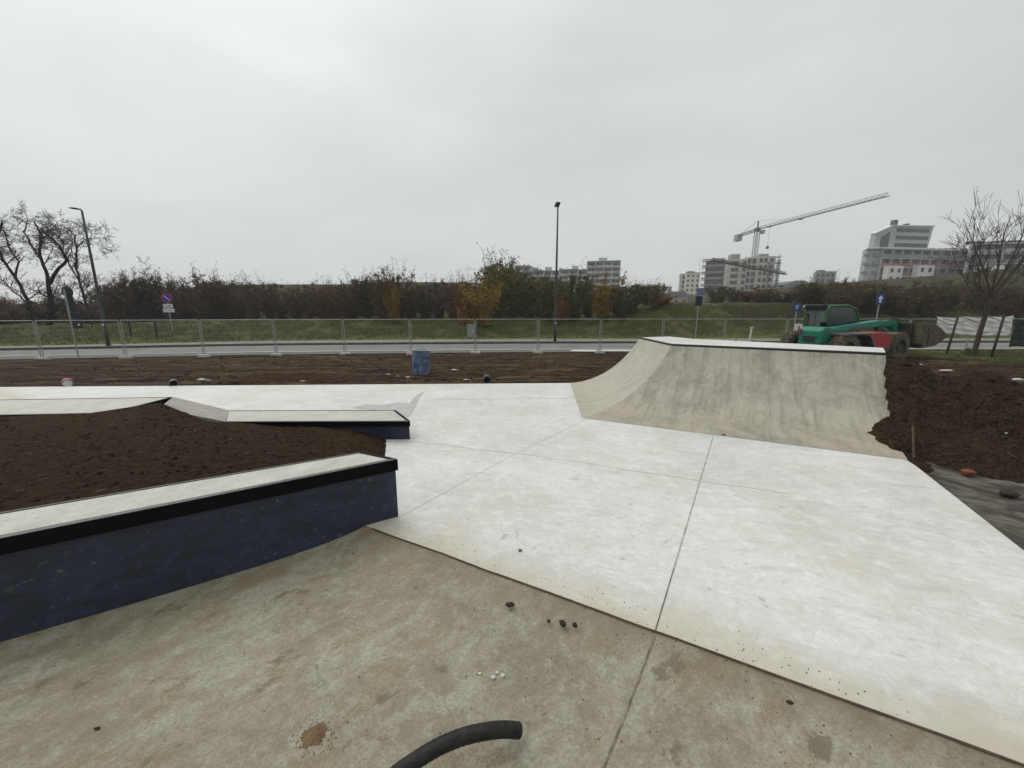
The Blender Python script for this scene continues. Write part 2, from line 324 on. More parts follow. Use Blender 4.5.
# ------------------------------------------------------------------ object helpers
def tag(o, label=None, cat=None, group=None, kind=None):
    if label: o['label'] = label
    if cat: o['category'] = cat
    if group: o['group'] = group
    if kind: o['kind'] = kind
    return o
def thing(name, label, cat, loc=(0, 0, 0), rotz=0.0, group=None):
    o = bpy.data.objects.new(name, None); o.empty_display_size = .2; col.objects.link(o)
    o.location = loc; o.rotation_euler = (0, 0, rotz)
    return tag(o, label, cat, group)
class MB:
    def __init__(s): s.v = []; s.f = []; s.m = []
    def add(s, vs, fs, mi=0):
        k = len(s.v); s.v += [tuple(v) for v in vs]; s.f += [tuple(i + k for i in f) for f in fs]; s.m += [mi] * len(fs)
    def box(s, x0, x1, y0, y1, z0, z1, mi=0):
        s.add([(x0, y0, z0), (x1, y0, z0), (x1, y1, z0), (x0, y1, z0), (x0, y0, z1), (x1, y0, z1), (x1, y1, z1), (x0, y1, z1)],
              [(0, 3, 2, 1), (4, 5, 6, 7), (0, 1, 5, 4), (1, 2, 6, 5), (2, 3, 7, 6), (3, 0, 4, 7)], mi)
    def prism(s, poly, a0, a1, axis='y', mi=0):
        n = len(poly)
        def mk(p, a):
            return (p[0], a, p[1]) if axis == 'y' else ((p[0], p[1], a) if axis == 'z' else (a, p[0], p[1]))
        vs = [mk(p, a0) for p in poly] + [mk(p, a1) for p in poly]
        fs = [tuple(range(n))[::-1], tuple(range(n, 2 * n))] + [(i, (i + 1) % n, n + (i + 1) % n, n + i) for i in range(n)]
        s.add(vs, fs, mi)
    def tube(s, pts, rad, sides=6, cap=True, mi=0):
        pts = [Vector(p) for p in pts]; n = len(pts)
        if isinstance(rad, (int, float)): rad = [rad] * n
        k = len(s.v); prev = None
        for i, p in enumerate(pts):
            d = (pts[min(i + 1, n - 1)] - pts[max(i - 1, 0)])
            if d.length < 1e-9: d = Vector((0, 0, 1))
            d.normalize()
            if prev is None:
                a = d.orthogonal().normalized()
            else:
                a = prev - d * prev.dot(d)
                if a.length < 1e-6: a = d.orthogonal()
                a.normalize()
            prev = a; b = d.cross(a)
            for j in range(sides):
                t = 2 * math.pi * j / sides
                s.v.append(tuple(p + (a * math.cos(t) + b * math.sin(t)) * rad[i]))
        for i in range(n - 1):
            for j in range(sides):
                j2 = (j + 1) % sides
                s.f.append((k + i * sides + j, k + i * sides + j2, k + (i + 1) * sides + j2, k + (i + 1) * sides + j)); s.m.append(mi)
        if cap:
            s.f.append(tuple(k + j for j in range(sides))[::-1]); s.m.append(mi)
            s.f.append(tuple(k + (n - 1) * sides + j for j in range(sides))); s.m.append(mi)
    def lathe(s, prof, c=(0, 0, 0), sides=24, axis='z', mi=0):
        k = len(s.v); n = len(prof)
        for r, h in prof:
            for j in range(sides):
                t = 2 * math.pi * j / sides; a, b = r * math.cos(t), r * math.sin(t)
                s.v.append((c[0] + a, c[1] + b, c[2] + h) if axis == 'z' else ((c[0] + a, c[1] + h, c[2] + b) if axis == 'y' else (c[0] + h, c[1] + a, c[2] + b)))
        for i in range(n - 1):
            for j in range(sides):
                j2 = (j + 1) % sides
                s.f.append((k + i * sides + j, k + i * sides + j2, k + (i + 1) * sides + j2, k + (i + 1) * sides + j)); s.m.append(mi)
    def grid(s, fn, nu, nv, mi=0):
        k = len(s.v)
        for i in range(nu + 1):
            for j in range(nv + 1): s.v.append(tuple(fn(i / nu, j / nv)))
        for i in range(nu):
            for j in range(nv):
                a = k + i * (nv + 1) + j
                s.f.append((a, a + nv + 1, a + nv + 2, a + 1)); s.m.append(mi)
    def rock(s, c, r, seed, sq=(1, 1, .7), mi=0):
        bm = bmesh.new(); bmesh.ops.create_icosphere(bm, subdivisions=1 if r < .06 else 2, radius=1)
        rr = random.Random(seed); ph = rr.random() * 50
        vs = []
        for v in bm.verts:
            n_ = 1 + .45 * noise.noise(v.co * 1.3 + Vector((ph, ph, ph)))
            vs.append((c[0] + v.co.x * n_ * r * sq[0], c[1] + v.co.y * n_ * r * sq[1], c[2] + v.co.z * n_ * r * sq[2]))
        s.add(vs, [tuple(v.index for v in f.verts) for f in bm.faces], mi); bm.free()
    def build(s, name, mats, parent=None, smooth=False, bevel=0.0, up=False, **tags):
        me = bpy.data.meshes.new(name); me.from_pydata(s.v, [], s.f)
        mats = mats if isinstance(mats, (list, tuple)) else [mats]
        for m in mats: me.materials.append(m)
        if len(mats) > 1: me.polygons.foreach_set('material_index', s.m)
        if smooth: me.polygons.foreach_set('use_smooth', [True] * len(me.polygons))
        me.update()
        if up and sum(p.normal.z for p in me.polygons) < 0: me.flip_normals(); me.update()
        o = bpy.data.objects.new(name, me); col.objects.link(o)
        if parent: o.parent = parent
        if bevel:
            md = o.modifiers.new('bevel', 'BEVEL'); md.width = bevel; md.segments = 2; md.limit_method = 'ANGLE'
        tag(o, **tags)
        return o
def copy_tree(o, parent=None):
    c = o.copy(); col.objects.link(c)
    if parent: c.parent = parent
    for ch in list(o.children): copy_tree(ch, c)
    return c
ORD = ['first', 'second', 'third', 'fourth', 'fifth', 'sixth', 'seventh', 'eighth', 'ninth', 'tenth', 'eleventh', 'twelfth', 'thirteenth',
       'fourteenth', 'fifteenth', 'sixteenth', 'seventeenth', 'eighteenth', 'nineteenth', 'twentieth', 'twenty-first', 'twenty-second', 'twenty-third',
       'twenty-fourth', 'twenty-fifth', 'twenty-sixth', 'twenty-seventh', 'twenty-eighth', 'twenty-ninth', 'thirtieth', 'thirty-first', 'thirty-second',
       'thirty-third', 'thirty-fourth', 'thirty-fifth', 'thirty-sixth', 'thirty-seventh', 'thirty-eighth', 'thirty-ninth', 'fortieth', 'forty-first',
       'forty-second', 'forty-third', 'forty-fourth', 'forty-fifth', 'forty-sixth', 'forty-seventh', 'forty-eighth']

# ------------------------------------------------------------------ terrain
def interp(pts, x):
    if x <= pts[0][0]: a, b = pts[0], pts[1]
    elif x >= pts[-1][0]: a, b = pts[-2], pts[-1]
    else:
        for a, b in zip(pts, pts[1:]):
            if a[0] <= x <= b[0]: break
    return a[1] + (b[1] - a[1]) * (x - a[0]) / (b[0] - a[0])
NEAR = [(-60, 12.5), (-24.7, 18.5), (-13.7, 20.5), (0, 21.8), (14.7, 22.1), (29.8, 22.3), (120, 23.2)]
KERB = [(-70, 13.5), (-29.8, 22.4), (-17.2, 25.7), (0, 27.2), (37.4, 28.1), (120, 29.4)]
BACK = [(-70, 15.0), (-31, 23.8), (-17.2, 28.1), (0, 29.9), (39.8, 30.6), (120, 31.8)]
def sm(pts, x): return (interp(pts, x - 3) + interp(pts, x) * 2 + interp(pts, x + 3)) / 4
SLAB_Z = 0.0
def base_near(x, y):
    if y < 4.0 and x * bn.x + y * bn.y > boff - 1.0: return -.6
    if -9 < x < 4 and 1 < y < 9.0 and (x < 3.2 or y > 5.5): return -.3
    s = sst(9.2, 13.2, y)
    z = lerp(-.07, -.36, s); z = lerp(z, -.56, sst(14, 19.5, y))
    w = sst(4.5, 8.5, x) * (1 - sst(16.0, 19.5, y)); z = lerp(z, -.06, w)
    w2 = sst(18, 22, x) * sst(10, 14, y); z = lerp(z, -.42, w2)
    return z
def T(x, y):
    bk = sm(BACK, x)
    if y < bk + .1: return min(base_near(x, y), -.56) if y > sm(NEAR, x) else base_near(x, y)
    t = y - bk
    crest = .95 + 1.6 * sst(7, 16, x) - .5 * sst(-24, -40, x)
    z = -.5 + (crest + .5) * sst(.5, 9.5, t)
    z += 7.0 * sst(60, 90, y) * sst(-100, -62, x) * (1 - sst(-14, 14, x))
    z += 6.7 * sst(46, 74, y) * sst(51, 95, x + (74 - min(y, 74)) * .6)
    z += 5.0 * sst(90, 240, y) * sst(-50, -110, x)
    z += .25 * fbm(x, y, .12, 3)
    return z
# ground sheet
def axis(cuts):
    out = []
    for a, b, st in cuts:
        n = max(1, round((b - a) / st))
        out += [a + (b - a) * i / n for i in range(n)]
    out.append(cuts[-1][1]); return out
xs = axis([(-480, -120, 30), (-120, -40, 4), (-40, -16, .8), (-16, 24, .13), (24, 44, .6), (44, 120, 2.5), (120, 480, 30)])
ys = axis([(-30, -2, 2), (-2, 3, .3), (3, 9, .14), (9, 20.5, .10), (20.5, 32, .5), (32, 42, .8), (42, 100, 2.5), (100, 480, 20)])
rows = len(ys)
gv = []; ga = []; gg = []; gs = []; gd = []
RP_BR, RP_TR = P(905, 459), P(886, 353.5, 1.1)
for x in xs:
    for y in ys:
        z = T(x, y)
        near = y < sm(NEAR, x) - .4
        g = 0.0
        if near and y > 2:
            d = fbm(x * .45, y * 2.2, .8, 5) * .17 + fbm(x, y, 2.4, 5, 3) * .10
            k = sst(.0, .5, y - 9.55) if x < 3 else 1.0
            if x >= 3: k = sst(.1, .9, (x - 4.9) * .8 + (y - 4.4) * .4)
            z += d * max(.12, k)
            if y > 7:
                w = sst(15, 18.5, x) * sst(12.6, 14.2, y + .4 * fbm(x, y, .6, 2)); g = w * .9
                w = sst(-18, -26, x) * sst(16, 17.2, y); g = max(g, w * .7)
        if not near and y > sm(BACK, x) - .3: g = 1.0
        gv.append((x, y, z)); ga.append(g)
        gg.append((1 - sst(2.2, 3.3, (x - 4.4) * .55 - (y - 4.2) * -.75 + .5 * fbm(x, y, .8, 3))) * sst(2, 3, x) * (1 - sst(7.2, 8.5, y)))
        gs.append(sst(60, 68, y + .3 * abs(x)) if x < 20 else sst(33, 36, y)); gd.append(0 if near else 1 - sst(1.4, 2.6, y - sm(BACK, x) + .8 * fbm(x, y, .4, 3)))
gf = []
for i in range(len(xs) - 1):
    for j in range(rows - 1):
        a = i * rows + j; gf.append((a, a + rows, a + rows + 1, a + 1))
me = bpy.data.meshes.new('ground'); me.from_pydata(gv, [], gf); me.materials.append(M['ground'])
me.polygons.foreach_set('use_smooth', [True] * len(gf))
for nm, arr in (('grass', ga), ('grey', gg), ('scrub', gs), ('dry', gd)):
    at = me.attributes.new(nm, 'FLOAT', 'POINT'); at.data.foreach_set('value', arr)
g = bpy.data.objects.new('ground', me); col.objects.link(g); tag(g, kind='structure')

# road sheets following the fence
def strip(f0, f1, z, x0, x1, step=2.0):
    mb = MB(); n = int((x1 - x0) / step)
    mb.grid(lambda u, v: (lerp(x0, x1, u), lerp(f0(lerp(x0, x1, u)), f1(lerp(x0, x1, u)), v), z), n, 1); return mb
strip(lambda x: sm(NEAR, x) - .1, lambda x: sm(KERB, x) + .02, -.535, -68, 118).build('road', M['asphalt'], kind='structure')
strip(lambda x: sm(NEAR, x) - .2, lambda x: sm(NEAR, x) + 1.0, -.531, -68, 118).build('road_shoulder', M['asphalt2'], kind='structure')
mb = MB(); n = 93
for i in range(n):
    a = -68 + i * 2; b = a + 2
    ya, yb = sm(KERB, a), sm(KERB, b)
    mb.add([(a, ya, -.55), (b, yb, -.55), (b, yb + .18, -.55), (a, ya + .18, -.55), (a, ya, -.40), (b, yb, -.40), (b, yb + .18, -.40), (a, ya + .18, -.40)],
           [(4, 5, 6, 7), (0, 1, 5, 4), (3, 7, 6, 2)])
mb.build('kerb', M['kerb'], kind='structure')
strip(lambda x: sm(KERB, x) + .18, lambda x: sm(BACK, x) + .15, -.41, -68, 118).build('pavement', M['pave'], kind='structure')
mb = strip(lambda x: sm(NEAR, x) + 1.25, lambda x: sm(NEAR, x) + 1.40, -.527, -68, 118)
for px, py, w in ((584, 350.5, 1.1), (621, 350.2, 2.0)):      # white arrow marks on the lane
    c = P(px, py, -.525)
    mb.add([(c.x - w / 2 - .3, c.y - .35, -.523), (c.x + w / 2, c.y - .5, -.523), (c.x + w / 2 + .3, c.y + .3, -.523), (c.x - w / 2, c.y + .7, -.523)], [(0, 1, 2, 3)])
mb.build('road_marking', M['paint'], kind='structure')

# ------------------------------------------------------------------ slabs of the skate park
def poly_slab(pts, z0, z1, name, mat, kind='structure'):
    mb = MB(); n = len(pts)
    vs = [(p[0], p[1], z1) for p in pts] + [(p[0], p[1], z0) for p in pts]
    mb.add(vs, [tuple(range(n))] + [(i, n + i, n + (i + 1) % n, (i + 1) % n) for i in range(n)])
    return mb.build(name, mat, kind=kind)
FL, FR = P(0, 387), P(570, 383)
fl = FL + (FL - FR) * .35
rb = P(905, 459); re = P(1024, 552); red = (re - rb).normalized()
k_ = (boff - rb.dot(bn)) / red.dot(bn); far_r = rb + red * k_
near_l = B0 - bd * .02; near_r = B0 + bd * 6
white_pts = [B0 - bd * 4.0 + Vector((0, 0, 0)), far_r, P(916, 466), P(905, 459), Vector((4.95, 4.85, 0)), Vector((1.62, 6.85, 0)), Vector((1.75, 9.45, 0)), FR, FL, fl, (fl.x, 4.4)]
# slab outline goes under the ledges on the left
white_pts = [tuple(p[:2]) for p in white_pts]
white_pts[0] = (-3.2, 4.2)
white_pts.insert(1, tuple((B0 - bd * .14)[:2]))
slab = poly_slab(white_pts[::-1][::-1], -.12, 0.0, 'concrete_slab', M['white'])
# tan slab: dips gently away from the joint
def tanz(p):
    d = max(0.0, p.dot(bn) - boff); return -.001 - .098 * (1 - math.exp(-d / .30))
mb = MB()
def tanf(u, v):
    s = lerp(-5.2, 7, u); d = -.0 + 8 * v ** 2.4
    p = B0 + bd * s + bn * (d + .004)
    return (p.x, p.y, tanz(p))
mb.grid(tanf, 90, 60)
mb.build('concrete_apron', M['tan'], smooth=True, up=True, kind='structure')
def joint(a, b, w, mat, z=None, parent=None, name='joint', wob=.0):
    a, b = Vector(a), Vector(b); d = (b - a); d.z = 0; L_ = d.length; d.normalize(); n_ = Vector((-d.y, d.x, 0))
    m_ = MB(); k = max(2, int(L_ / .12))
    def fn(u, v):
        p = a.lerp(b, u) + n_ * ((v - .5) * w * (1 + .5 * noise.noise(Vector((u * 30, v, 3)))) + wob * noise.noise(Vector((u * L_ * 2.2, 0, 9))))
        return (p.x, p.y, (z if z is not None else tanz(p) + .0035))
    m_.grid(fn, k, 1); return m_.build(name, mat, parent=parent, kind='structure' if not parent else None)
JT = P(655, 632)
joint(JT, JT.lerp(P(713, 437), .16), .006, M['joint_dark'], .0036, slab); joint(JT.lerp(P(713, 437), .16), P(713, 437), .009, M['joint'], .0035, slab)
joint(P(392, 521), P(520, 451), .008, M['joint_soft'], .0035, slab)
joint(P(520, 451), P(586, 419), .012, M['joint_soft'], .0036, slab)
joint(P(405, 440), P(530, 455), .02, M['joint_soft'], .0036, slab, wob=.03)
joint(P(530, 455), P(790, 494), .010, M['joint_soft'], .0037, slab, wob=.03)
joint(P(415, 400), P(577, 398), .02, M['joint_soft'], .0036, slab, wob=.03)
joint(JT + bn * .02, JT + bn * 3 + Vector((-.50, 0, 0)), .009, simple('tan_joint', (.21, .185, .135), .9, vary=.3, scale=14))
joint(B0 - bd * .14 + bn * .004, B0 + bd * 5 + bn * .004, .012, simple('joint_brown', (.075, .055, .038), .95, vary=.3, scale=14), .0045, slab, wob=.006)
# damp grey patch behind the low ledge
mb = MB(); pp = [(352, 408), (368, 404), (384, 405), (398, 402), (410, 403), (414, 397), (422, 392), (424, 392), (419, 398), (416, 405), (413, 411), (408, 418), (396, 412), (370, 409.5)]
mb.add([P(a, b, .004) for a, b in pp], [tuple(range(len(pp)))]); mb.build('damp_patch', M['patch'], slab)

# ------------------------------------------------------------------ quarter pipe with a hip
QH = 1.10
BL, Bc, BR = P(570, 383), P(582, 418), P(908, 460)
TL, Tc, TR = P(640, 337.5, QH), P(672, 344.5, QH), P(886, 353.5, QH)
qp = thing('quarter_pipe', 'weathered concrete quarter pipe with angled left face and black coping', 'skate ramp', (0, 0, 0))
def prof(u, run=2.15):
    r = (run * run + QH * QH) / (2 * QH); x = u * run
    return r - math.sqrt(r * r - x * x)
def face(a0, a1, b0, b1):
    def fn(s, u):
        lo = a0.lerp(a1, s); hi = b0.lerp(b1, s)
        return (lerp(lo.x, hi.x, u), lerp(lo.y, hi.y, u), prof(u) + .003)
    return fn
mb = MB(); mb.grid(face(BL, Bc, TL, Tc), 20, 28); mb.build('side_face', M['ramp_side'], qp, smooth=True, up=True)
mb = MB(); mb.grid(face(Bc, BR, Tc, TR), 40, 28); mb.build('main_face', M['ramp'], qp, smooth=True, up=True)
# side wall under the right edge, closing the ramp
mb = MB(); pr_ = [(BR.lerp(TR, u / 20)) for u in range(21)]
vs = []
for i, p in enumerate(pr_):
    vs += [(p.x, p.y, prof(i / 20) - .002), (p.x, p.y, -.15)]
mb.add(vs, [(2 * i, 2 * i + 1, 2 * i + 3, 2 * i + 2) for i in range(20)])
mb.build('side_wall', M['ramp'], qp); mb = MB()
pl_ = [(BL.lerp(TL, u / 20)) for u in range(21)]; vs = []
for i, p in enumerate(pl_): vs += [(p.x, p.y, prof(i / 20) - .002), (p.x, p.y, -.45)]
mb.add(vs, [(2 * i, 2 * i + 1, 2 * i + 3, 2 * i + 2) for i in range(20)])
mb.build('side_wall', M['ramp'], qp)
dk = (TR - Tc).normalized(); dn = Vector((-dk.y, dk.x, 0))
if dn.y < 0: dn = -dn
DR = TR + dn * 1.25 + dk * .25; DC = Tc + dn * 1.9; DL = TL + Vector((.9, .35, 0))
mb = MB(); dz = QH + .002
pts = [TL, Tc, TR, DR, DC + Vector((.2, -.1, 0)), DL]
vs = [(p.x, p.y, dz) for p in pts] + [(p.x, p.y, -.4 if i in (3, 4, 5) else QH - .12) for i, p in enumerate(pts)]
mb.add(vs, [(0, 1, 2, 3, 4, 5)] + [(i, 6 + i, 6 + (i + 1) % 6, (i + 1) % 6) for i in range(6)])
mb.build('deck', M['white'], qp)
cp = MB(); off = Vector((0, 0, -.012))
for a, b in ((TL, Tc), (Tc, TR)):
    cp.tube([a + off, b + off], .028, 10)
cp.build('coping', M['coping'], qp, smooth=False)

# soil heaped behind and beside the ramp
edge = []
for i in range(13):
    u = i / 12; p = BR.lerp(TR, u); edge.append((p.x + .05, p.y, max(.05, prof(u) + .02 - .10 * u), .62))
for i in range(8): p = TR.lerp(DR, i / 7); edge.append((p.x, p.y, QH - .03, .62))
for i in range(20): p = DR.lerp(DC, i / 19); edge.append((p.x, p.y, QH - .03 + .06 * math.sin(i * .6), .9))
for i in range(10): p = DC.lerp(DL, i / 9); edge.append((p.x, p.y, QH - .15 - 1.3 * i / 9, 2.2))
edge += [(7.6, 6.2, .74, .42), (8.6, 5.3, .50, .30), (6.6, 5.1, .52, .5), (7.4, 4.7, .42, .32), (9.8, 6.4, .36, .22), (6.1, 4.7, .30, .4)]
foot = [(BL.x, BL.y), (Bc.x, Bc.y), (BR.x, BR.y), (TR.x, TR.y), (DR.x, DR.y), (DC.x + .2, DC.y - .1), (DL.x, DL.y), (TL.x, TL.y)]
def inside(x, y, poly):
    r = False; j = len(poly) - 1
    for i in range(len(poly)):
        xi, yi = poly[i]; xj, yj = poly[j]
        if (yi > y) != (yj > y) and x < (xj - xi) * (y - yi) / (yj - yi) + xi: r = not r
        j = i
    return r
def heapz(x, y): return max(h - s_ * math.hypot(x - a_, y - b_) for a_, b_, h, s_ in edge)
run = (TR - BR).dot(dn)
def rampz(x, y):
    u = (Vector((x, y, 0)) - Vector((BR.x, BR.y, 0))).dot(dn) / run
    v = (x - BL.x) / (TL.x - BL.x)
    return min(prof(min(1, max(0, u))), prof(min(1, max(0, v))))
x0, x1, y0, y1 = 2.5, 14.0, 3.2, 12.5; st = .055
nx, ny = int((x1 - x0) / st), int((y1 - y0) / st)
idx = {}; hv = []; hf = []
def hz(i, j):
    x, y = x0 + i * st, y0 + j * st
    if inside(x, y, foot): return x, y, rampz(x, y) - .03
    z = heapz(x, y); ed_ = min(math.hypot(x - e_[0], y - e_[1]) for e_ in edge[:14]); k = sst(-.05, .35, z) * sst(0.02, .30, ed_)
    z += fbm(x, y, 1.1, 4) * .22 * k + abs(fbm(x, y, 3.6, 5, 5)) * .20 * k + fbm(x, y, 11, 3, 8) * .05
    return x, y, z
H_ = [[hz(i, j) for j in range(ny + 1)] for i in range(nx + 1)]
ins = [[inside(x0 + i * st, y0 + j * st, foot) for j in range(ny + 1)] for i in range(nx + 1)]
for i in range(nx):
    for j in range(ny):
        q = [(i, j), (i + 1, j), (i + 1, j + 1), (i, j + 1)]
        if all(ins[a][b] for a, b in q): continue
        if all(H_[a][b][2] < T(H_[a][b][0], H_[a][b][1]) - .12 for a, b in q): continue
        f_ = []
        for a, b in q:
            if (a, b) not in idx: idx[(a, b)] = len(hv); hv.append(H_[a][b])
            f_.append(idx[(a, b)])
        hf.append(f_)
mb = MB(); mb.v = hv; mb.f = [tuple(f) for f in hf]; mb.m = [0] * len(hf)
# a tongue of soil spilled onto the foot of the ramp
def tongue(u, v):
    a = BR.lerp(TR, .12 + .42 * u); w = .28 * math.sin(math.pi * min(1, u * 1.0)) ** .7 * (1 + .35 * noise.noise(Vector((u * 9, 1, 4))))
    p = a + Vector((dk.x, dk.y, 0)) * (.12 - (w + .12) * v); t = .12 + .42 * u
    return (p.x, p.y, prof(t) + .07 * (1 - v) ** .8 - .012 * (v > .95) + .06 * min(1, 3 * (1 - v)) * abs(noise.noise(p * 9)) + .03 * min(1, 4 * (1 - v)) * noise.noise(p * 25))
mb.grid(tongue, 60, 24)
mb.build('soil_mound', M['heap'], smooth=True, up=True, kind='structure')

# ------------------------------------------------------------------ ledges
def ledge(name, label, A, Bq, width_vec, z0, z1, over=.02, band=.1, wA=None, za=None):
    """A = left end, Bq = right end of the front foot line; width_vec points away from the camera"""
    t = thing(name, label, 'ledge', (0, 0, 0))
    A, Bq, w = Vector(A), Vector(Bq), Vector(width_vec); rA = 1.0 if wA is None else None; wA = w if wA is None else Vector(wA); d = (Bq - A).normalized(); pn = Vector((-d.y, d.x, 0)); o = -pn * over
    zA = z1 if za is None else za
    def quadbox(m_, a, b, wv, lo, hiA, hiB, loA=None, full=None):
        loA = lo if loA is None else loA; wa = wv if full is None else full
        vs = [(a.x, a.y, loA), (b.x, b.y, lo), (b.x + wv.x, b.y + wv.y, lo), (a.x + wa.x, a.y + wa.y, loA),
              (a.x, a.y, hiA), (b.x, b.y, hiB), (b.x + wv.x, b.y + wv.y, hiB), (a.x + wa.x, a.y + wa.y, hiA)]
        m_.add(vs, [(0, 3, 2, 1), (4, 5, 6, 7), (0, 1, 5, 4), (1, 2, 6, 5), (2, 3, 7, 6), (3, 0, 4, 7)])
    m_ = MB(); quadbox(m_, A, Bq, w, z0, zA - .004, z1 - .004, full=wA); m_.build('wall', M['navy'], t)
    m_ = MB(); i_ = w.normalized() * .035; iA = wA.normalized() * .035
    quadbox(m_, A + iA, Bq + i_ - d * .035, w - i_ * 2, z1 - .05, zA - .001, z1 - .001, zA - .05, full=wA - iA * 2); m_.build('top', M['ledge_top'], t)
    m_ = MB()
    quadbox(m_, A + o, Bq + o + d * over, -o + i_ * .6, z1 - band, zA, z1, zA - band)                 # front band
    e = d * (over + .02)
    m_.add([], [])
    a = Bq + o * 0 + i_ * .6 - d * .02
    quadbox(m_, a, a + e, w - i_ * .6, z1 - band, z1, z1)                                             # end band
    m_.build('steel_edge', M['steel_black'], t, bevel=.004)
    m_ = MB()
    quadbox(m_, A + wA - iA * .5, Bq + w - i_ * .5 - d * .02, i_ * .5, z1 - .05, zA + .0015, z1 + .0015, zA - .05)
    quadbox(m_, A + o * .9, Bq + o * .9, -o * .9 + i_ * .5, z1 - .01, zA + .002, z1 + .002, zA - .01)
    m_.build('trim', M['steel_edge'], t)
    return t
z1 = .54
LA, LB = P(0, 538, z1), P(399, 459, z1); LA = Vector((LA.x, LA.y, 0)); LB = Vector((LB.x, LB.y, 0))
ld = (LB - LA).normalized(); ln = Vector((-ld.y, ld.x, 0))
ledge('grind_ledge', 'long dark navy grind ledge in front, pale concrete top with black steel edge', LA - ld * 2.2, LB - ld * .03 - ln * -.02, Vector((-.36, .165, 0)), -.3, z1, wA=ln * .50)
# paint seam on the wall: a thin raised run of render
g2 = thing('low_grind_ledge', 'low navy ledge with pale top at far end of the planter', 'ledge')
bpy.data.objects.remove(g2)
zb = .27
a = P(226, 421.5, zb); b = P(409, 421, zb); c_ = P(395, 410, zb)
wv = Vector((-.38, .60, 0))
ledge('grind_ledge', 'low ledge with pale top at the far side of the planter', (a.x, a.y, 0), (b.x, b.y, 0), wv, -.1, zb, band=.075)
# higher back ledge, buried in soil at the front
zh = .45
hL = P(-120, 401.5, zh); hR = P(172, 397, zh)
ledge('planter_wall', 'pale topped back wall of the planter, higher than the low ledge beside it', (hL.x, hL.y - .95, 0), (hR.x, hR.y - .95, 0), Vector((0, .95, 0)), -.1, zh, band=.075)
# sloping link between the two
t = thing('sloping_kerb', 'short grey concrete kerb sloping down between high wall and low ledge', 'kerb')
mb = MB(); q0 = (hR.x + .43, hR.y - .72); q1 = (a.x - .01, a.y)
p0, p1 = Vector((q0[0], q0[1], 0)), Vector((q1[0], q1[1] + .0, 0))
vs = []
for u in (0, .5, 1):
    pz = lerp(zh + .001, zb + .001, u); x = lerp(p0.x, p1.x, u); y = lerp(p0.y, p1.y, u); yb = lerp(hR.y, a.y + .60, u); xb = lerp(hR.x + .02, a.x - .38, u)
    vs += [(x, y, pz), (xb, yb, pz), (x, y, -.1), (xb, yb, -.1)]
mb.add(vs, [(0, 4, 5, 1), (4, 8, 9, 5), (0, 2, 6, 4), (4, 6, 10, 8), (1, 5, 7, 3), (5, 9, 11, 7), (8, 10, 11, 9), (0, 1, 3, 2)])
mb.build('block', simple('grey_kerb_concrete', (.33, .31, .265), .8, vary=.15, scale=8, bmp=.3), t)

# planter soil
cols_ = [((-230, 549, .515), (-150, 418, .43), .02), ((0, 511.5, .518), (0, 416.5, .435), .03), ((100, 496, .518), (90, 413, .455), .04), ((180, 484, .516), (160, 402.5, .50), .03),
         ((250, 471.5, .50), (207, 421.5, .29), .06), ((310, 461, .47), (290, 425, .20), .03), ((350, 455.5, .39), (350, 430, .12), .0), ((386, 457, -.03), (391, 439, -.02), .0)]
C3 = [(P(*n_), P(*f_), bl) for n_, f_, bl in cols_]
for i_ in range(len(C3)):                      # tuck the near row under the ledge top
    n_, f_, bl = C3[i_]; C3[i_] = (n_ - ln * .03, f_, bl)
def soilf(u, v):
    t = u * (len(C3) - 1); i = min(len(C3) - 2, int(t)); k = t - i; k = k * k * (3 - 2 * k) * .5 + k * .5
    n_ = C3[i][0].lerp(C3[i + 1][0], k); f_ = C3[i][1].lerp(C3[i + 1][1], k); bl = lerp(C3[i][2], C3[i + 1][2], k)
    p = n_.lerp(f_, v); p.z += bl * math.sin(math.pi * v)
    e = sst(0, .05, v) * sst(0, .04, 1 - v) * sst(0, .03, 1 - u)
    p.z += e * (fbm(p.x, p.y, 1.4, 4) * .06 + fbm(p.x, p.y, 14, 3, 2) * .016)
    return p
mb = MB(); mb.grid(soilf, 240, 110); mb.build('planter_soil', M['soil'], smooth=True, up=True, kind='structure')
# straw and root bits lying on the soil
mb = MB(); rr = random.Random(5)
for k in range(95):
    cl_ = rr.choice([(.45, .7), (.55, .5), (.3, .35), (.62, .3), rr.choice([(rr.random(), rr.random())])]); u, v = min(.93, max(.1, rr.gauss(cl_[0], .12))), min(.96, max(.03, rr.gauss(cl_[1], .18))); p = soilf(u, v); a_ = rr.uniform(0, 6.28); l_ = rr.uniform(.012, .07) * (1.9 if rr.random() < .12 else 1)
    d = Vector((math.cos(a_), math.sin(a_), 0)); pts = [p + Vector((0, 0, .008)) + d * l_ * q + Vector((-d.y, d.x, 0)) * l_ * .12 * math.sin(q * 5 + a_) + Vector((0, 0, .01 * math.sin(q * 2.5))) for q in (0, .35, .7, 1)]
    mb.tube(pts, rr.uniform(.001, .0022), 4)
mb.build('straw', M['straw'], kind='stuff')
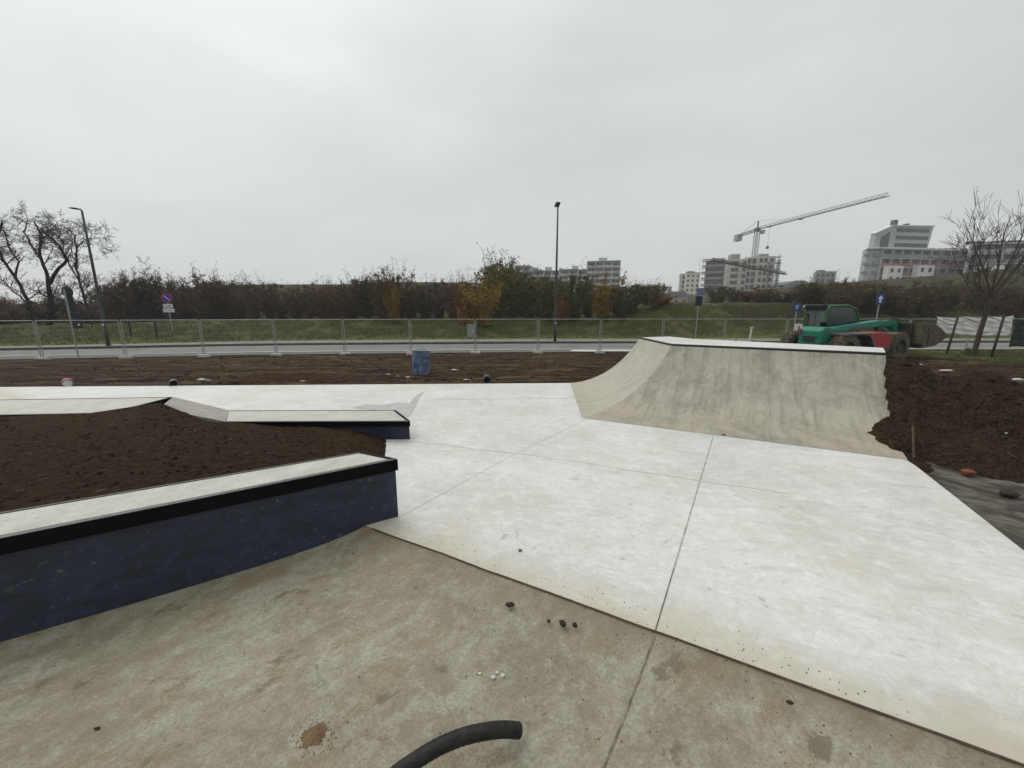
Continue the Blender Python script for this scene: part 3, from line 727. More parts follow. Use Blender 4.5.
# clods of soil scattered over planter, heap and site
mb = MB(); rr = random.Random(9)
for k in range(3200):
    p = soilf(rr.uniform(.1, .97), rr.uniform(.02, .98)); r = .0035 * (1 - rr.random()) ** -.55; r = min(r, .017)
    mb.rock((p.x, p.y, p.z + r * .2), r, k)
mb.build('soil_crumbs', M['clod'], kind='stuff')
mb = MB(); n = 0
while n < 5200:
    if rr.random() < .5:
        i, j = rr.randrange(nx), rr.randrange(ny)
        if (i, j) not in idx: continue
        x, y, z = H_[i][j]
        if z < T(x, y): continue
    else:
        x = rr.uniform(-16, 20); y = rr.uniform(9.8, 20) if x < 3 else rr.uniform(4.5, 18)
        if inside(x, y, foot) or (x > 3 and x < 5.2 and y < 9.7): continue
        if x < 3.3 and y < 9.8: continue
        if x + .2 < lerp(4.89, 4.0, 0) and y < 5: continue
        z = T(x, y)
    r = min(.055, .010 * (1 - rr.random()) ** -.6); mb.rock((x, y, z + r * .1), r, n, (1, rr.uniform(.6, 1), rr.uniform(.5, .9))); n += 1
mb.build('soil_clods', M['clod'], smooth=False, kind='stuff')

# ------------------------------------------------------------------ small things on and around the slabs
def small_rock(name, label, cat, px, py, r, mat, z=None, sq=(1, 1, .7), group=None):
    p = P(px, py, 0)
    if z is None and p.dot(bn) > boff and py > 500: p = P(px, py, -.125); z = tanz(p)
    elif z is None: z = 0.0
    p = P(px, py, z)
    m_ = MB(); m_.rock((0, 0, r * .35), r, hash((px, py)) % 999, sq)
    o = m_.build(name, mat, smooth=(mat is not M['chip']), label=label, cat=cat, group=group); o.location = p; return o
small_rock('soil_lump', 'flat dark soil lump on tan slab, leftmost of the dark lumps', 'clod', 510, 606, .026, M['clod2'], sq=(1.5, .8, .4))
small_rock('soil_lump', 'small dark lump on tan slab just left of the biggest lump', 'clod', 549, 622, .013, M['clod2'])
small_rock('soil_lump', 'biggest round dark lump on the tan slab, in the middle of three', 'clod', 563, 625, .026, M['clod2'])
small_rock('soil_lump', 'dark lump on tan slab nearest the joint, right of the biggest', 'clod', 575, 626, .018, M['clod2'])
small_rock('cement_chip', 'white cement chip lying alone left of the white cluster', 'chip', 480, 674, .009, M['chip'])
small_rock('cement_chip', 'largest white cement chip in the cluster above the black hose', 'chip', 493, 678, .014, M['chip'])
small_rock('cement_chip', 'white cement chip at the right end of the small cluster', 'chip', 503, 676, .012, M['chip'])
small_rock('cement_chip', 'white cement chip at the back of the small cluster', 'chip', 497, 673, .009, M['chip'])
small_rock('soil_lump', 'tiny dark lump on the tan slab at far left', 'clod', 97, 729, .010, M['clod2'], sq=(1.8, .8, .4))
small_rock('cement_chip', 'dark pebble on the pale slab close to the tan slab joint', 'pebble', 520, 551, .016, M['rock'])
small_rock('soil_lump', 'dark brown lump on the tan slab near right joint end', 'clod', 790, 703, .012, M['clod2'], sq=(1.6, 1, .5))
# small spill of sand
p = P(316, 741, -.13); sp = thing('sand_spill', 'small heap of orange brown sand on the tan slab beside the hose', 'sand'); 
mb = MB()
def spill(u, v):
    a_ = u * 2 * math.pi; r = v * (.052 + .022 * noise.noise(Vector((math.cos(a_) * 1.5, math.sin(a_) * 1.5, 0))) + .012 * noise.noise(Vector((math.cos(a_) * 7, math.sin(a_) * 7, 3)))); 
    q = Vector((math.cos(a_) * r * 1.1, math.sin(a_) * r * .85, 0))
    return (q.x, q.y, .010 * (1 - v ** 1.5) * (1 + .8 * noise.noise(q * 70)) + (0.0 if v < .99 else -.003))
mb.grid(spill, 90, 24); mb.build('mound', M['sand'], sp, smooth=True); sp.location = (p.x, p.y, tanz(p) + .001)
m_ = MB(); rr = random.Random(3)
for k in range(240):
    a_ = rr.uniform(0, 6.28); r = min(.14, abs(rr.gauss(0, .05)) + .012); m_.rock((math.cos(a_) * r, math.sin(a_) * r * .8, .009 * max(0, 1 - r / .055)), rr.uniform(.0012, .0042), k)
m_.build('crumbs', M['sand'], sp, kind='stuff')
# grit all over the slabs
m_ = MB(); rr = random.Random(21)
for k in range(420):
    if rr.random() < .65: q = B0 + bd * rr.uniform(-.3, 3.2) + bn * abs(rr.gauss(0, .5)); z = tanz(q)
    else: q = B0 + bd * rr.uniform(0, 3.2) - bn * (.01 + abs(rr.gauss(0, .12))); z = 0
    m_.rock((q.x, q.y, z + .001), rr.uniform(.0012, .0042), k)
m_.build('grit', M['clod2'], kind='stuff')

# black corrugated hose arching over the tan slab
hz_ = [(330, 850, .0), (385, 785, .05), (412, 763, .09), (440, 746, .10), (465, 736, .10), (488, 731, .09), (504, 729.5, .065), (519, 730.5, .03)]
pts = []
for px, py, dz_ in hz_:
    pts.append(P(px, py, -.10 + .03 + dz_))
sm_pts = []
for i in range(len(pts) - 1):
    p0 = pts[max(0, i - 1)]; p1 = pts[i]; p2 = pts[i + 1]; p3 = pts[min(len(pts) - 1, i + 2)]
    for k in range(14):
        t_ = k / 14
        sm_pts.append(.5 * ((2 * p1) + (p2 - p0) * t_ + (2 * p0 - 5 * p1 + 4 * p2 - p3) * t_ ** 2 + (3 * p1 - p0 - 3 * p2 + p3) * t_ ** 3))
sm_pts.append(pts[-1])
hp = thing('drain_hose', 'thick black hose arching out of the tan slab in the foreground', 'hose')
mb = MB(); mb.tube(sm_pts, [.031 + .0009 * math.sin(i * 2.1) for i in range(len(sm_pts))], 20); mb.build('hose', M['pipe'], hp, smooth=True)

# blue barrel
bp = P(421, 374.5, -.335); bt = thing('barrel', 'battered blue plastic barrel standing on the muddy ground', 'barrel', (bp.x, bp.y, T(bp.x, bp.y) - .02)); bt.rotation_euler = (R(-2), R(3), 0)
bt.location.z = -.36
mb = MB(); mb.lathe([(0, 0), (.25, 0), (.27, .03), (.285, .10), (.292, .25), (.288, .27), (.292, .29), (.292, .55), (.286, .57), (.292, .59), (.285, .78), (.272, .84), (.262, .86), (.25, .86), (.25, .80)], sides=28)
mb.build('body', M['barrel'], bt, smooth=True)
mb = MB(); mb.lathe([(.245, .80), (.1, .79), (0, .79)], sides=28); mb.build('lid', M['barrel_in'], bt, smooth=True)
mb = MB(); mb.lathe([(.276, .835), (.290, .835), (.290, .865), (.268, .868), (.262, .862)], sides=28); mb.build('rim', M['chip'], bt, smooth=True)

# pipe stubs at the back edge of the slab
def stub(px, py, r, label, mats=(M['rubber'], M['steel_black']), name='pipe_stub'):
    p = P(px, py, -.02); t = thing(name, label, 'pipe', (p.x, p.y, -.03), -math.atan2(p.x, p.y))
    m_ = MB(); m_.lathe([(r, -.02), (r * 1.08, 0), (r * 1.08, .03), (r, .05), (r, .3)], (0, -.15, r * .8), 18, 'y'); m_.build('collar', mats[0], t, smooth=True)
    m_ = MB(); m_.lathe([(r * .8, .0), (.0, .01)], (0, -.155, r * .8), 18, 'y'); m_.build('plug', mats[1], t); return t
stub(174, 385.5, .09, 'black pipe stub behind the pale slab, the left of the two black ones')
stub(487, 381.5, .10, 'black pipe stub behind the pale slab, nearest the blue barrel')
stub(68, 385.5, .10, 'pipe stub with a red and white end cap behind the slab', (M['sred'], M['swhite']))
# rusty mesh lying on the mud
p = P(296, 379, -.18); rm = thing('rebar_mat', 'flat mat of rusty orange reinforcing bars lying on the mud', 'rebar', (p.x, p.y, T(p.x, p.y) + .02), R(-3)); 
mb = MB()
for i in range(17): mb.tube([(-1.55 + i * .19, -.55, .012), (-1.35 + i * .19, .55, .012 + .07 * math.sin(i * 1.7))], .012, 5)
for j in range(5): mb.tube([(-1.6, -.5 + j * .24, .035), (0, -.48 + j * .24, .07), (1.65, -.5 + j * .24, .035)], .012, 5)
mb.build('bars', M['rust'], rm)
# rubble lumps on the mud
for i, (px, py, r, lab) in enumerate([(388, 374.5, .07, 'white mortar lump left of the blue barrel, the left one'), (397, 376, .05, 'small white mortar lump between the larger one and the barrel'), (408, 377, .055, 'white mortar lump closest to the foot of the blue barrel'),
                                      (454, 370.5, .07, 'white mortar lump on the mud right of the blue barrel'), (203, 381.5, .08, 'flat pale mortar lump on the mud behind the left slab'), (466, 381, .05, 'tiny white lump by the slab edge near the pipe stub'),
                                      (303, 383, .05, 'tiny white lump in front of the rusty bars')]):
    p = P(px, py, -.2); p = P(px, py, T(p.x, p.y)); m_ = MB(); m_.rock((0, 0, r * .3), r, i + 50, (1.7, .8, .45)); m_.rock((r * 2, .02, r * .1), r * .5, i + 80, (1.4, 1, .5))
    o = m_.build('mortar_lump', M['chip'], smooth=True, label=lab, cat='rubble'); o.location = (p.x, p.y, T(p.x, p.y) + .01)
for px, py, r, lab, mt, sq in [(917, 367, .11, 'white plaster lump on the mud just beyond the soil heap', M['chip'], (1.3, .7, .6)), (945, 372.5, .11, 'flat white strip of rubble on mud right of plaster lump', M['chip'], (2.0, .5, .25)),
                               (1018, 382, .1, 'small white lump near the right edge of the muddy ground', M['chip'], (1.5, .7, .4))]:
    p = P(px, py, -.06); m_ = MB(); m_.rock((0, 0, r * .3), r, int(px), sq); o = m_.build('plaster_lump', mt, smooth=True, label=lab, cat='rubble'); o.location = (p.x, p.y, T(p.x, p.y) + .03)
for px, py, r, lab, mt, sq, nm in [(969, 470, .07, 'broken red brick piece at the foot of the soil heap', M['brick'], (1.2, .7, .5), 'brick'), (1010, 491, .075, 'dark grey stone in the wet mud near the right edge', M['clod2'], (1.2, .8, .5), 'stone'),
                                   (1000, 455, .028, 'pale pebble on lower right slope of the soil heap', M['chip'], (1, .8, .5), 'stone')]:
    p = P(px, py, .0); m_ = MB(); m_.rock((0, 0, r * .2), r, int(px), sq); o = m_.build(nm, mt, smooth=False, label=lab, cat=nm); o.location = (p.x, p.y, max(T(p.x, p.y), heapz(p.x, p.y)) + .03)
# wooden stake at the heap's foot
p = P(912, 460, .0); st_ = thing('wooden_stake', 'thin wooden stake stuck upright at the foot of the ramp', 'stake', (p.x + .06, p.y + .02, -.06))
m_ = MB(); m_.box(-.008, .008, -.008, .008, 0, .50); m_.build('stake', M['wood'], st_); st_.rotation_euler = (0, R(-13), 0)
# roots sticking out of the heap
m_ = MB(); rr = random.Random(31)
for k in range(420):
    x, y = rr.uniform(5.0, 10.5), rr.uniform(3.9, 8.0)
    if inside(x, y, foot): continue
    z = heapz(x, y)
    if z < .02: continue
    a_ = rr.uniform(0, 6.28); l_ = rr.uniform(.03, .12); d = Vector((math.cos(a_), math.sin(a_), rr.uniform(0, .6)))
    q = Vector((x, y, z + .03)); m_.tube([q, q + d * l_ * .5 + Vector((rr.uniform(-.02, .02), rr.uniform(-.02, .02), 0)), q + d * l_], [.0022, .0018, .001], 3)
m_.build('root_bits', M['straw'], kind='stuff')

# ------------------------------------------------------------------ fence
def fence_y(x): return sm(NEAR, x) - .55
pw = 3.45; fx = []; x = -32.7
fpts = []
while x < 37:
    y = fence_y(x); fpts.append(Vector((x, y, T(x, y)))); dx = (fence_y(x + .1) - y) / .1; x += pw / math.hypot(1, dx)
FHT = 1.80
def wire_mesh():
    m_ = MB(); n_ = int((pw - .1) / .11)
    for i in range(1, n_):
        xx = .05 + (pw - .1) * i / n_; m_.tube([(xx, 0, .14), (xx, 0, FHT - .02)], .0022, 3, cap=False)
    for j in range(1, 8): zz = .14 + (FHT - .16) * j / 8; m_.tube([(.05, 0, zz), (pw - .05, 0, zz)], .0022, 3, cap=False)
    return m_
proto = None
for i in range(len(fpts) - 1):
    a, b = fpts[i], fpts[i + 1]; ang = math.atan2(b.y - a.y, b.x - a.x)
    z = -.52 if a.x > -20 else a.z
    if proto is None:
        t = thing('mesh_fence', '', 'fence')
        m_ = MB(); m_.tube([(.05, 0, .0), (.05, 0, FHT)], .021, 8); m_.tube([(pw - .05, 0, .0), (pw - .05, 0, FHT)], .021, 8)
        m_.tube([(.05, 0, FHT), (pw - .05, 0, FHT)], .019, 8); m_.tube([(.05, 0, .14), (pw - .05, 0, .14)], .014, 8)
        m_.build('frame', M['galv'], t); wire_mesh().build('wire_mesh', M['wire'], t); proto = t
    else: t = copy_tree(proto)
    t.location = (a.x, a.y, -.50); t.rotation_euler = (0, 0, ang)
    t['label'] = 'grey wire mesh fence panel by the road, %s from the left end' % ORD[i]; t['group'] = 'wire mesh fence panels along the road'
    bl_ = MB(); bl_.box(-.11, .11, -.26, .26, -.03, .12); o = bl_.build('concrete_block', M['block'], bevel=.02); o.location = (a.x, a.y, -.545); o.rotation_euler = (0, 0, ang + R(90 if i % 3 else 80))
    tag(o, 'concrete foot under the fence joint, %s from the left end' % ORD[i], 'fence foot', 'concrete feet of the road fence')

# ------------------------------------------------------------------ plants
def grow(rng_, start, direc, length, rad, level, maxl, out, kids=(3, 5), spread=.75, up=.15, wob=.25, shrink=.62, seg=5):
    p = Vector(start); d = Vector(direc).normalized(); pts = [p.copy()]; rs = [rad]; dirs = [d.copy()]
    for i in range(seg):
        d = (d + Vector((rng_.uniform(-1, 1), rng_.uniform(-1, 1), rng_.uniform(-.6, .6))) * wob + Vector((0, 0, up))).normalized()
        p = p + d * (length / seg); pts.append(p.copy()); rs.append(max(.25 * rad, rad * (1 - .7 * (i + 1) / seg))); dirs.append(d.copy())
    out.append((level, pts, rs))
    if level >= maxl: return
    for k in range(rng_.randint(*kids)):
        t = rng_.uniform(.30, 1.0); i = min(seg, int(t * seg)); dd = dirs[i]
        q = dd.orthogonal().normalized(); q.rotate(Matrix.Rotation(rng_.uniform(0, 6.28), 3, dd))
        nd = (dd * (1 - spread * .5) + q * spread * rng_.uniform(.6, 1.2)).normalized()
        grow(rng_, pts[i], nd, length * shrink * rng_.uniform(.7, 1.15), max(rs[i] * .62, .003), level + 1, maxl, out, kids, spread, up, wob, shrink, seg if level < 1 else 4)
def leafquad(mb, p, s, rng_):
    a = Vector((rng_.uniform(-1, 1), rng_.uniform(-1, 1), rng_.uniform(-1, 1))).normalized(); b = a.orthogonal().normalized(); b.rotate(Matrix.Rotation(rng_.uniform(0, 6.28), 3, a)); 
    c = a.cross(b); mb.add([p - b * s, p + c * s * .5, p + b * s, p - c * s * .5], [(0, 1, 2, 3)])
def tree(name, label, cat, loc, branches, bark, twigmat, leafmat, leafn, leafs, seed, split=1, group=None, rotz=0, crownlevel=2, minr=.006):
    t = thing(name, label, cat, loc, rotz, group); rng_ = random.Random(seed)
    a, b, c = MB(), MB(), MB()
    for lv, pts, rs in branches:
        rs = [max(r, minr) for r in rs]
        (a if lv <= split else b).tube(pts, rs, 7 if lv <= split else 3, cap=False)
        if lv >= crownlevel and leafn:
            for _ in range(leafn):
                k = rng_.randrange(1, len(pts)); leafquad(c, pts[k] + Vector((rng_.gauss(0, 1), rng_.gauss(0, 1), rng_.gauss(0, 1))) * leafs * 1.8, leafs * rng_.uniform(.6, 1.3), rng_)
    a.build('trunk', bark, t, smooth=True)
    mats = [twigmat, leafmat or twigmat]
    nb = len(b.f); b.add(c.v, c.f, 1); b.build('crown', mats, t)
    return t
leaf_dark = mat_leaf('dry_dark_leaves', (.030, .024, .018), (.045, .034, .022), (.070, .052, .028))
# the group of crooked trees at the left
def left_tree(label, Y, seed, limbs, tw=1.5, kd=(7, 10)):
    """limbs: (radius, [(px, py) ...]) - the visible main limbs, each given its own depth"""
    b0 = limbs[0][1][0]; base = PY(b0[0], b0[1], Y); gz = T(base.x, Y); rr = random.Random(seed); out = []
    for li, (r, pl) in enumerate(limbs):
        dy = rr.uniform(-1.6, 1.6); pts = []
        for k, (px, py) in enumerate(pl):
            q = PY(px, py, Y + dy * k / len(pl)); pts.append(Vector((q.x - base.x, q.y - Y, q.z - gz)))
        if li == 0: pts[0].z = -.1
        fin = []
        for k in range(len(pts) - 1):
            for t_ in (0, .33, .66):
                fin.append(pts[k].lerp(pts[k + 1], t_) + Vector((rr.uniform(-1, 1), rr.uniform(-1, 1), 0)) * .05)
        fin.append(pts[-1]); n_ = len(fin)
        rs = [r * (1 - .62 * k / n_) for k in range(n_)]; out.append((0, fin, rs))
        for c_i in range(rr.randint(*kd)):
            k = rr.randrange(int(n_ * .25), n_); d = (fin[k] - fin[max(0, k - 1)]).normalized(); q = d.orthogonal().normalized(); q.rotate(Matrix.Rotation(rr.uniform(0, 6.28), 3, d))
            grow(rr, fin[k], d * .45 + q * .8 + Vector((0, 0, .15)), tw * rr.uniform(.6, 1.3), rs[k] * .42, 1, 4, out, kids=(2, 4), spread=.8, up=.05, wob=.26, shrink=.68, seg=5)
    tree('bare_tree', label, 'tree', (base.x, Y, gz), out, M['bark'], M['bark'], leaf_dark, 1, .05, seed, group='bare trees beyond the road at left', minr=.010, crownlevel=3)
left_tree('big crooked bare tree with an upright trunk, left of the traffic signal', 34, 3, [(.24, [(52, 342), (51, 315), (49, 290), (47, 278)]), (.13, [(49, 282), (43, 265), (39, 250), (41, 234), (34, 222)]), (.14, [(50, 284), (56, 272), (67, 260), (60, 246), (48, 236), (40, 228)]), (.08, [(41, 260), (32, 245), (24, 232), (28, 220)])])
left_tree('dark tree whose trunk leans left from the base of the crooked one', 34.6, 11, [(.17, [(47, 342), (38, 322), (27, 300), (16, 278), (3, 258), (-2, 248)]), (.08, [(16, 278), (18, 262), (8, 246), (4, 230)]), (.07, [(30, 305), (14, 292), (2, 280)])])
left_tree('slimmer bare tree directly behind the leaning green lamp post', 34.2, 5, [(.13, [(96, 342), (90, 318), (83, 292), (78, 275), (74, 262)]), (.08, [(76, 268), (76, 250), (74, 236), (68, 228)]), (.06, [(80, 282), (70, 266), (62, 252), (50, 240)]), (.05, [(76, 250), (84, 240), (92, 238)])], 1.4, (7, 10))
left_tree('bare tree cut off by the left edge of the photo', 33, 8, [(.15, [(-18, 342), (-16, 300), (-10, 265), (-2, 240), (2, 222)]), (.08, [(-12, 275), (-22, 250), (-26, 225)])])
left_tree('low spreading bare tree right of the leaning green lamp post', 37, 14, [(.07, [(140, 342), (138, 315), (134, 295), (140, 280)]), (.05, [(136, 305), (146, 290), (152, 276)]), (.04, [(138, 315), (126, 296), (120, 284)])], 1.2, (6, 8))
left_tree('thin bare sapling tree between crooked tree and lamp post', 35.5, 17, [(.05, [(72, 342), (70, 315), (66, 295), (64, 280)]), (.04, [(71, 325), (78, 305), (80, 290)])], 1.0, (6, 8))

# thicket shrubs: prototypes of height about 1
def shrub_proto(seed, nst, twigs, leafn, leafs, wid, topy):
    rr = random.Random(seed); a, c = MB(), MB(); segs = []
    for s in range(nst):
        an = rr.uniform(0, 6.28); w = rr.uniform(.05, wid); h_ = rr.uniform(.62, 1.0)
        p0 = Vector((math.cos(an) * .05, math.sin(an) * .05, -.04)); p3 = Vector((math.cos(an) * w, math.sin(an) * w, h_))
        mid = p0.lerp(p3, .5) + Vector((rr.uniform(-.05, .05), rr.uniform(-.05, .05), 0)); pts = [p0, mid, p3]
        a.tube(pts, [.009, .006, .002], 4, cap=False)
        for k in range(twigs):
            t = rr.uniform(.04, 1.0); q = p0.lerp(mid, t * 2) if t < .5 else mid.lerp(p3, t * 2 - 1)
            dd = Vector((rr.gauss(0, 1), rr.gauss(0, 1), rr.uniform(.1, 1.3))).normalized(); l_ = rr.uniform(.07, .20) * (1.15 - .5 * t)
            e = q + dd * l_; a.tube([q, e], [.003, .0014], 3, cap=False); segs.append((q, e))
            e2 = q.lerp(e, .6) + Vector((rr.gauss(0, .05), rr.gauss(0, .05), rr.uniform(0, .08))); a.tube([q.lerp(e, .4), e2], [.002, .001], 3, cap=False); segs.append((q, e2))
    for _ in range(5):
        an = rr.uniform(0, 6.28); w_ = rr.uniform(.05, wid * .9); tp_ = Vector((math.cos(an) * w_, math.sin(an) * w_, rr.uniform(1.0, 1.24))); lo_ = tp_ * .5
        a.tube([Vector((0, 0, .1)), lo_ + Vector((0, 0, .05)), tp_], [.006, .004, .0012], 3, cap=False)
        for k in range(9):
            q = lo_.lerp(tp_, rr.uniform(.2, 1)); e = q + Vector((rr.gauss(0, .05), rr.gauss(0, .05), rr.uniform(.02, .09))); a.tube([q, e], [.0022, .001], 3, cap=False)
            for _k in range(2): leafquad(c, e + Vector((rr.gauss(0, .01), rr.gauss(0, .01), 0)), leafs * .7, rr)
    for _ in range(leafn):
        q, e = rr.choice(segs); f = rr.uniform(.2, 1.05); p = q.lerp(e, f)
        if p.z > topy and rr.random() < .75: continue
        leafquad(c, p + Vector((rr.gauss(0, 1), rr.gauss(0, 1), rr.gauss(0, 1))) * .018, leafs * rr.uniform(.6, 1.3), rr)
    return a, c
pal = dict(
    purple=mat_leaf('leaves_purple_brown', (.055, .034, .028), (.090, .056, .042), (.140, .090, .060)),
    brown=mat_leaf('leaves_russet', (.070, .040, .020), (.125, .066, .028), (.085, .068, .030)),
    dgreen=mat_leaf('leaves_dark_green', (.026, .034, .013), (.058, .062, .022), (.095, .080, .030)),
    olive=mat_leaf('leaves_olive', (.055, .066, .018), (.105, .108, .028), (.150, .115, .032)),
    orange=mat_leaf('leaves_orange', (.12, .045, .012), (.19, .085, .018), (.10, .060, .018)),
    yellow=mat_leaf('leaves_yellow', (.20, .125, .018), (.28, .175, .022), (.14, .105, .022)),
    red=mat_leaf('leaves_dull_red', (.075, .026, .016), (.11, .038, .022), (.060, .036, .020)))
kinds = {}
def make_proto(key, variant):
    a, c = shrub_proto(hash(key) % 97 + variant * 13 if False else (sum(map(ord, key)) + variant * 31), 11, 22, 4800 if key != 'purple' else 3000, .021, .48, .92)
    o = bpy.data.objects.new('proto', None)
    ob = a.build('stems', M['twig']); cb = c.build('foliage', pal[key])
    col.objects.unlink(ob); col.objects.unlink(cb); bpy.data.objects.remove(o)
    return (ob.data, cb.data)
for k_ in pal:
    kinds[k_] = [make_proto(k_, v_) for v_ in range(2)]
def put_shrub(key, x, y, h, w, label, name='shrub', cat='shrub', group=None, seed=0, zoff=-.1):
    rr = random.Random(seed); t = thing(name, label, cat, (x, y, T(x, y) + zoff), rr.uniform(0, 6.28), group); t.scale = (w, w, h)
    sd, fd = kinds[key][rr.randrange(2)]
    for nm, dd in (('stems', sd), ('foliage', fd)):
        o = bpy.data.objects.new(nm, dd); col.objects.link(o); o.parent = t
    return t
words = dict(purple='purple-brown twiggy', brown='russet leafy', dgreen='dark green leafy', olive='olive green leafy', orange='orange leafy', yellow='bright yellow leafy', red='dull red leafy')
top_prof = [(100, 290), (140, 286), (180, 287), (215, 281), (260, 290), (300, 291), (340, 289), (360, 283), (392, 280), (430, 287), (455, 285), (470, 283), (487, 268), (500, 263), (515, 272), (540, 280), (560, 283), (600, 286), (620, 287), (640, 283), (660, 287), (672, 300)]
rr = random.Random(77); seq = []
px = 108
colour = lambda p: ('purple' if rr.random() < .7 else 'brown') if p < 330 else (rr.choice(['brown', 'purple', 'dgreen', 'brown']) if p < 455 else (rr.choice(['yellow', 'olive', 'olive']) if p < 510 else rr.choice(['olive', 'brown', 'olive', 'dgreen', 'olive', 'yellow'])))
cnt = 0
while px < 668:
    key = colour(px); Y = rr.uniform(37.5, 41.5) if px > 150 else rr.uniform(35.5, 38)
    if abs(px - 459) < 6: key = 'orange'
    if abs(px - 480) < 9: key = 'yellow'
    if 505 < px < 520: key = 'olive'
    py = interp(top_prof, px) + rr.uniform(-7, 8)
    q = PY(px, py, Y); h_ = q.z - T(q.x, Y) + .15
    put_shrub(key, q.x, Y, h_ * rr.uniform(1.0, 1.16), max(3.3, h_ * rr.uniform(.9, 1.15)), '%s shrub in the front of the thicket, %s counting from its left end' % (words[key], ORD[cnt]), group='shrubs in the front row of the thicket', seed=cnt)
    cnt += 1; px += rr.uniform(12, 17)
px = 100; cnt2 = 0
while px < 680:
    key = rr.choice(['purple', 'brown', 'purple', 'dgreen']) if px < 460 else rr.choice(['dgreen', 'olive', 'brown', 'dgreen']); Y = rr.uniform(43, 50)
    py = interp(top_prof, px) + rr.uniform(-5, 4); q = PY(px, py, Y); h_ = min(7.0, (q.z - T(q.x, Y) + .1) * 1.08)
    put_shrub(key, q.x, Y, h_, max(4.2, h_ * 1.0), 'shrub mostly hidden behind the front row of the thicket', group='shrubs behind the front row of the thicket', seed=cnt2 + 200); cnt2 += 1; px += rr.uniform(14, 20)
for k in range(30):
    Y = rr.uniform(37, 52); px = -40 + k * 5.2 + rr.uniform(-2, 2); py = rr.uniform(296, 312)
    q = PY(px, py, Y); put_shrub(rr.choice(['purple', 'dgreen', 'purple', 'brown']), q.x, Y, max(1.8, q.z - T(q.x, Y) + .2), rr.uniform(3.2, 4.6), 'low brushwood bush behind the bare trees at the far left', name='bush', cat='bush', group='brushwood behind the bare trees at left', seed=700 + k)
# accents
for key, px, py, Y, w, lab in [('yellow', 393, 286, 35.4, 2.2, 'small yellow shrub at the brown middle stretch of the thicket'), ('yellow', 483, 281, 35.2, 4.2, 'bright yellow shrub low in front of the tall olive tree'), ('orange', 461, 285, 35.4, 2.8, 'orange shrub beside the bright yellow one'),
                               ('olive', 498, 261, 41.5, 3.2, 'tallest olive tree of the thicket with pointed top'), ('orange', 560, 296, 36.4, 2.4, 'orange brown shrub just right of the central lamp post'), ('dgreen', 623, 287, 36.5, 2.2, 'dark green shrub near the right end of the thicket'),
                               ('brown', 657, 282, 37.5, 1.9, 'thin russet tree at the right end of the thicket'), ('olive', 680, 302, 44, 2.5, 'low green shrub before the pinkish low house')]:
    q = PY(px, py, Y); put_shrub(key, q.x, Y, q.z - T(q.x, Y) + .1, w, lab, seed=int(px))
for key, px, py, Y, w, lab in [('dgreen', 718, 285, 56, 6.0, 'green bush before the scaffolded building'), ('purple', 736, 289, 52, 4.0, 'bare purple bush in front of the beige building'), ('red', 764, 287, 50, 6.5, 'reddish bush below the crane mast'),
                               ('red', 745, 300, 46, 3.5, 'small reddish bush left of the one under the crane'), ('dgreen', 785, 297, 46, 6.0, 'dark green bush before the grey shed roof'), ('purple', 805, 283, 56, 4.5, 'bare twiggy tree at left of the grey apartment block'),
                               ('purple', 826, 279, 58, 4.2, 'bare twiggy tree in front of the grey apartment block'), ('purple', 841, 276, 60, 4.5, 'bare twiggy tree left of the large grey building'), ('brown', 815, 290, 47, 5.5, 'russet bush above the loader cab'), ('brown', 848, 287, 50, 6.0, 'russet bush below the large grey building')]:
    q = PY(px, py, Y); put_shrub(key, q.x, Y, max(1.5, q.z - T(q.x, Y) + .1), w, lab, seed=int(px))
# scrub on the hillside at the right
rr = random.Random(99); cnt3 = 0
for k in range(150):
    Y = rr.choice([rr.uniform(35.5, 38.5), rr.uniform(40, 50), rr.uniform(50, 72), rr.uniform(50, 72)]); px = rr.uniform(796, 1090)
    x = (px - 512) / FPX * (Y * CP + .2); h_ = rr.uniform(1.3, 2.3) if Y > 39 else rr.uniform(1.8, 2.6)
    key = rr.choice(['brown', 'dgreen', 'brown', 'purple', 'olive'])
    if Y > 52 and px > 850: h_ = rr.uniform(.6, 1.25)
    put_shrub(key, x, Y, h_, h_ * rr.uniform(1.2, 1.9), '%s bush among the low scrub covering the slope at right' % words[key], name='bush', cat='bush', group='%s scrub bushes on the slope at right' % words[key], seed=400 + k)

# grass tufts on the near verge at right and the bank beyond the road
m_ = MB(); rr = random.Random(8)
def tuft(x, y, z, s):
    for _ in range(4):
        a = rr.uniform(0, 6.28); d = Vector((math.cos(a), math.sin(a), 0)); w = Vector((-d.y, d.x, 0)) * s * .10
        p = Vector((x + rr.uniform(-.05, .05), y + rr.uniform(-.05, .05), z)); m_.add([p - w, p + w, p + d * s * .45 + Vector((0, 0, s))], [(0, 1, 2)])
for k in range(5200):
    x, y = rr.uniform(15.5, 34), rr.uniform(13.3, 21.4)
    if y > fence_y(x) - .3 or rr.random() > sst(15, 18.5, x) * sst(12.6, 14.2, y): continue
    tuft(x, y, T(x, y) - .01, rr.uniform(.05, .13))
for k in range(9000):
    x = rr.uniform(-60, 60); y = sm(BACK, x) + rr.uniform(.4, 8); tuft(x, y, T(x, y) - .02, rr.uniform(.08, .26))
m_.build('grass', M['grassblade'], kind='stuff')

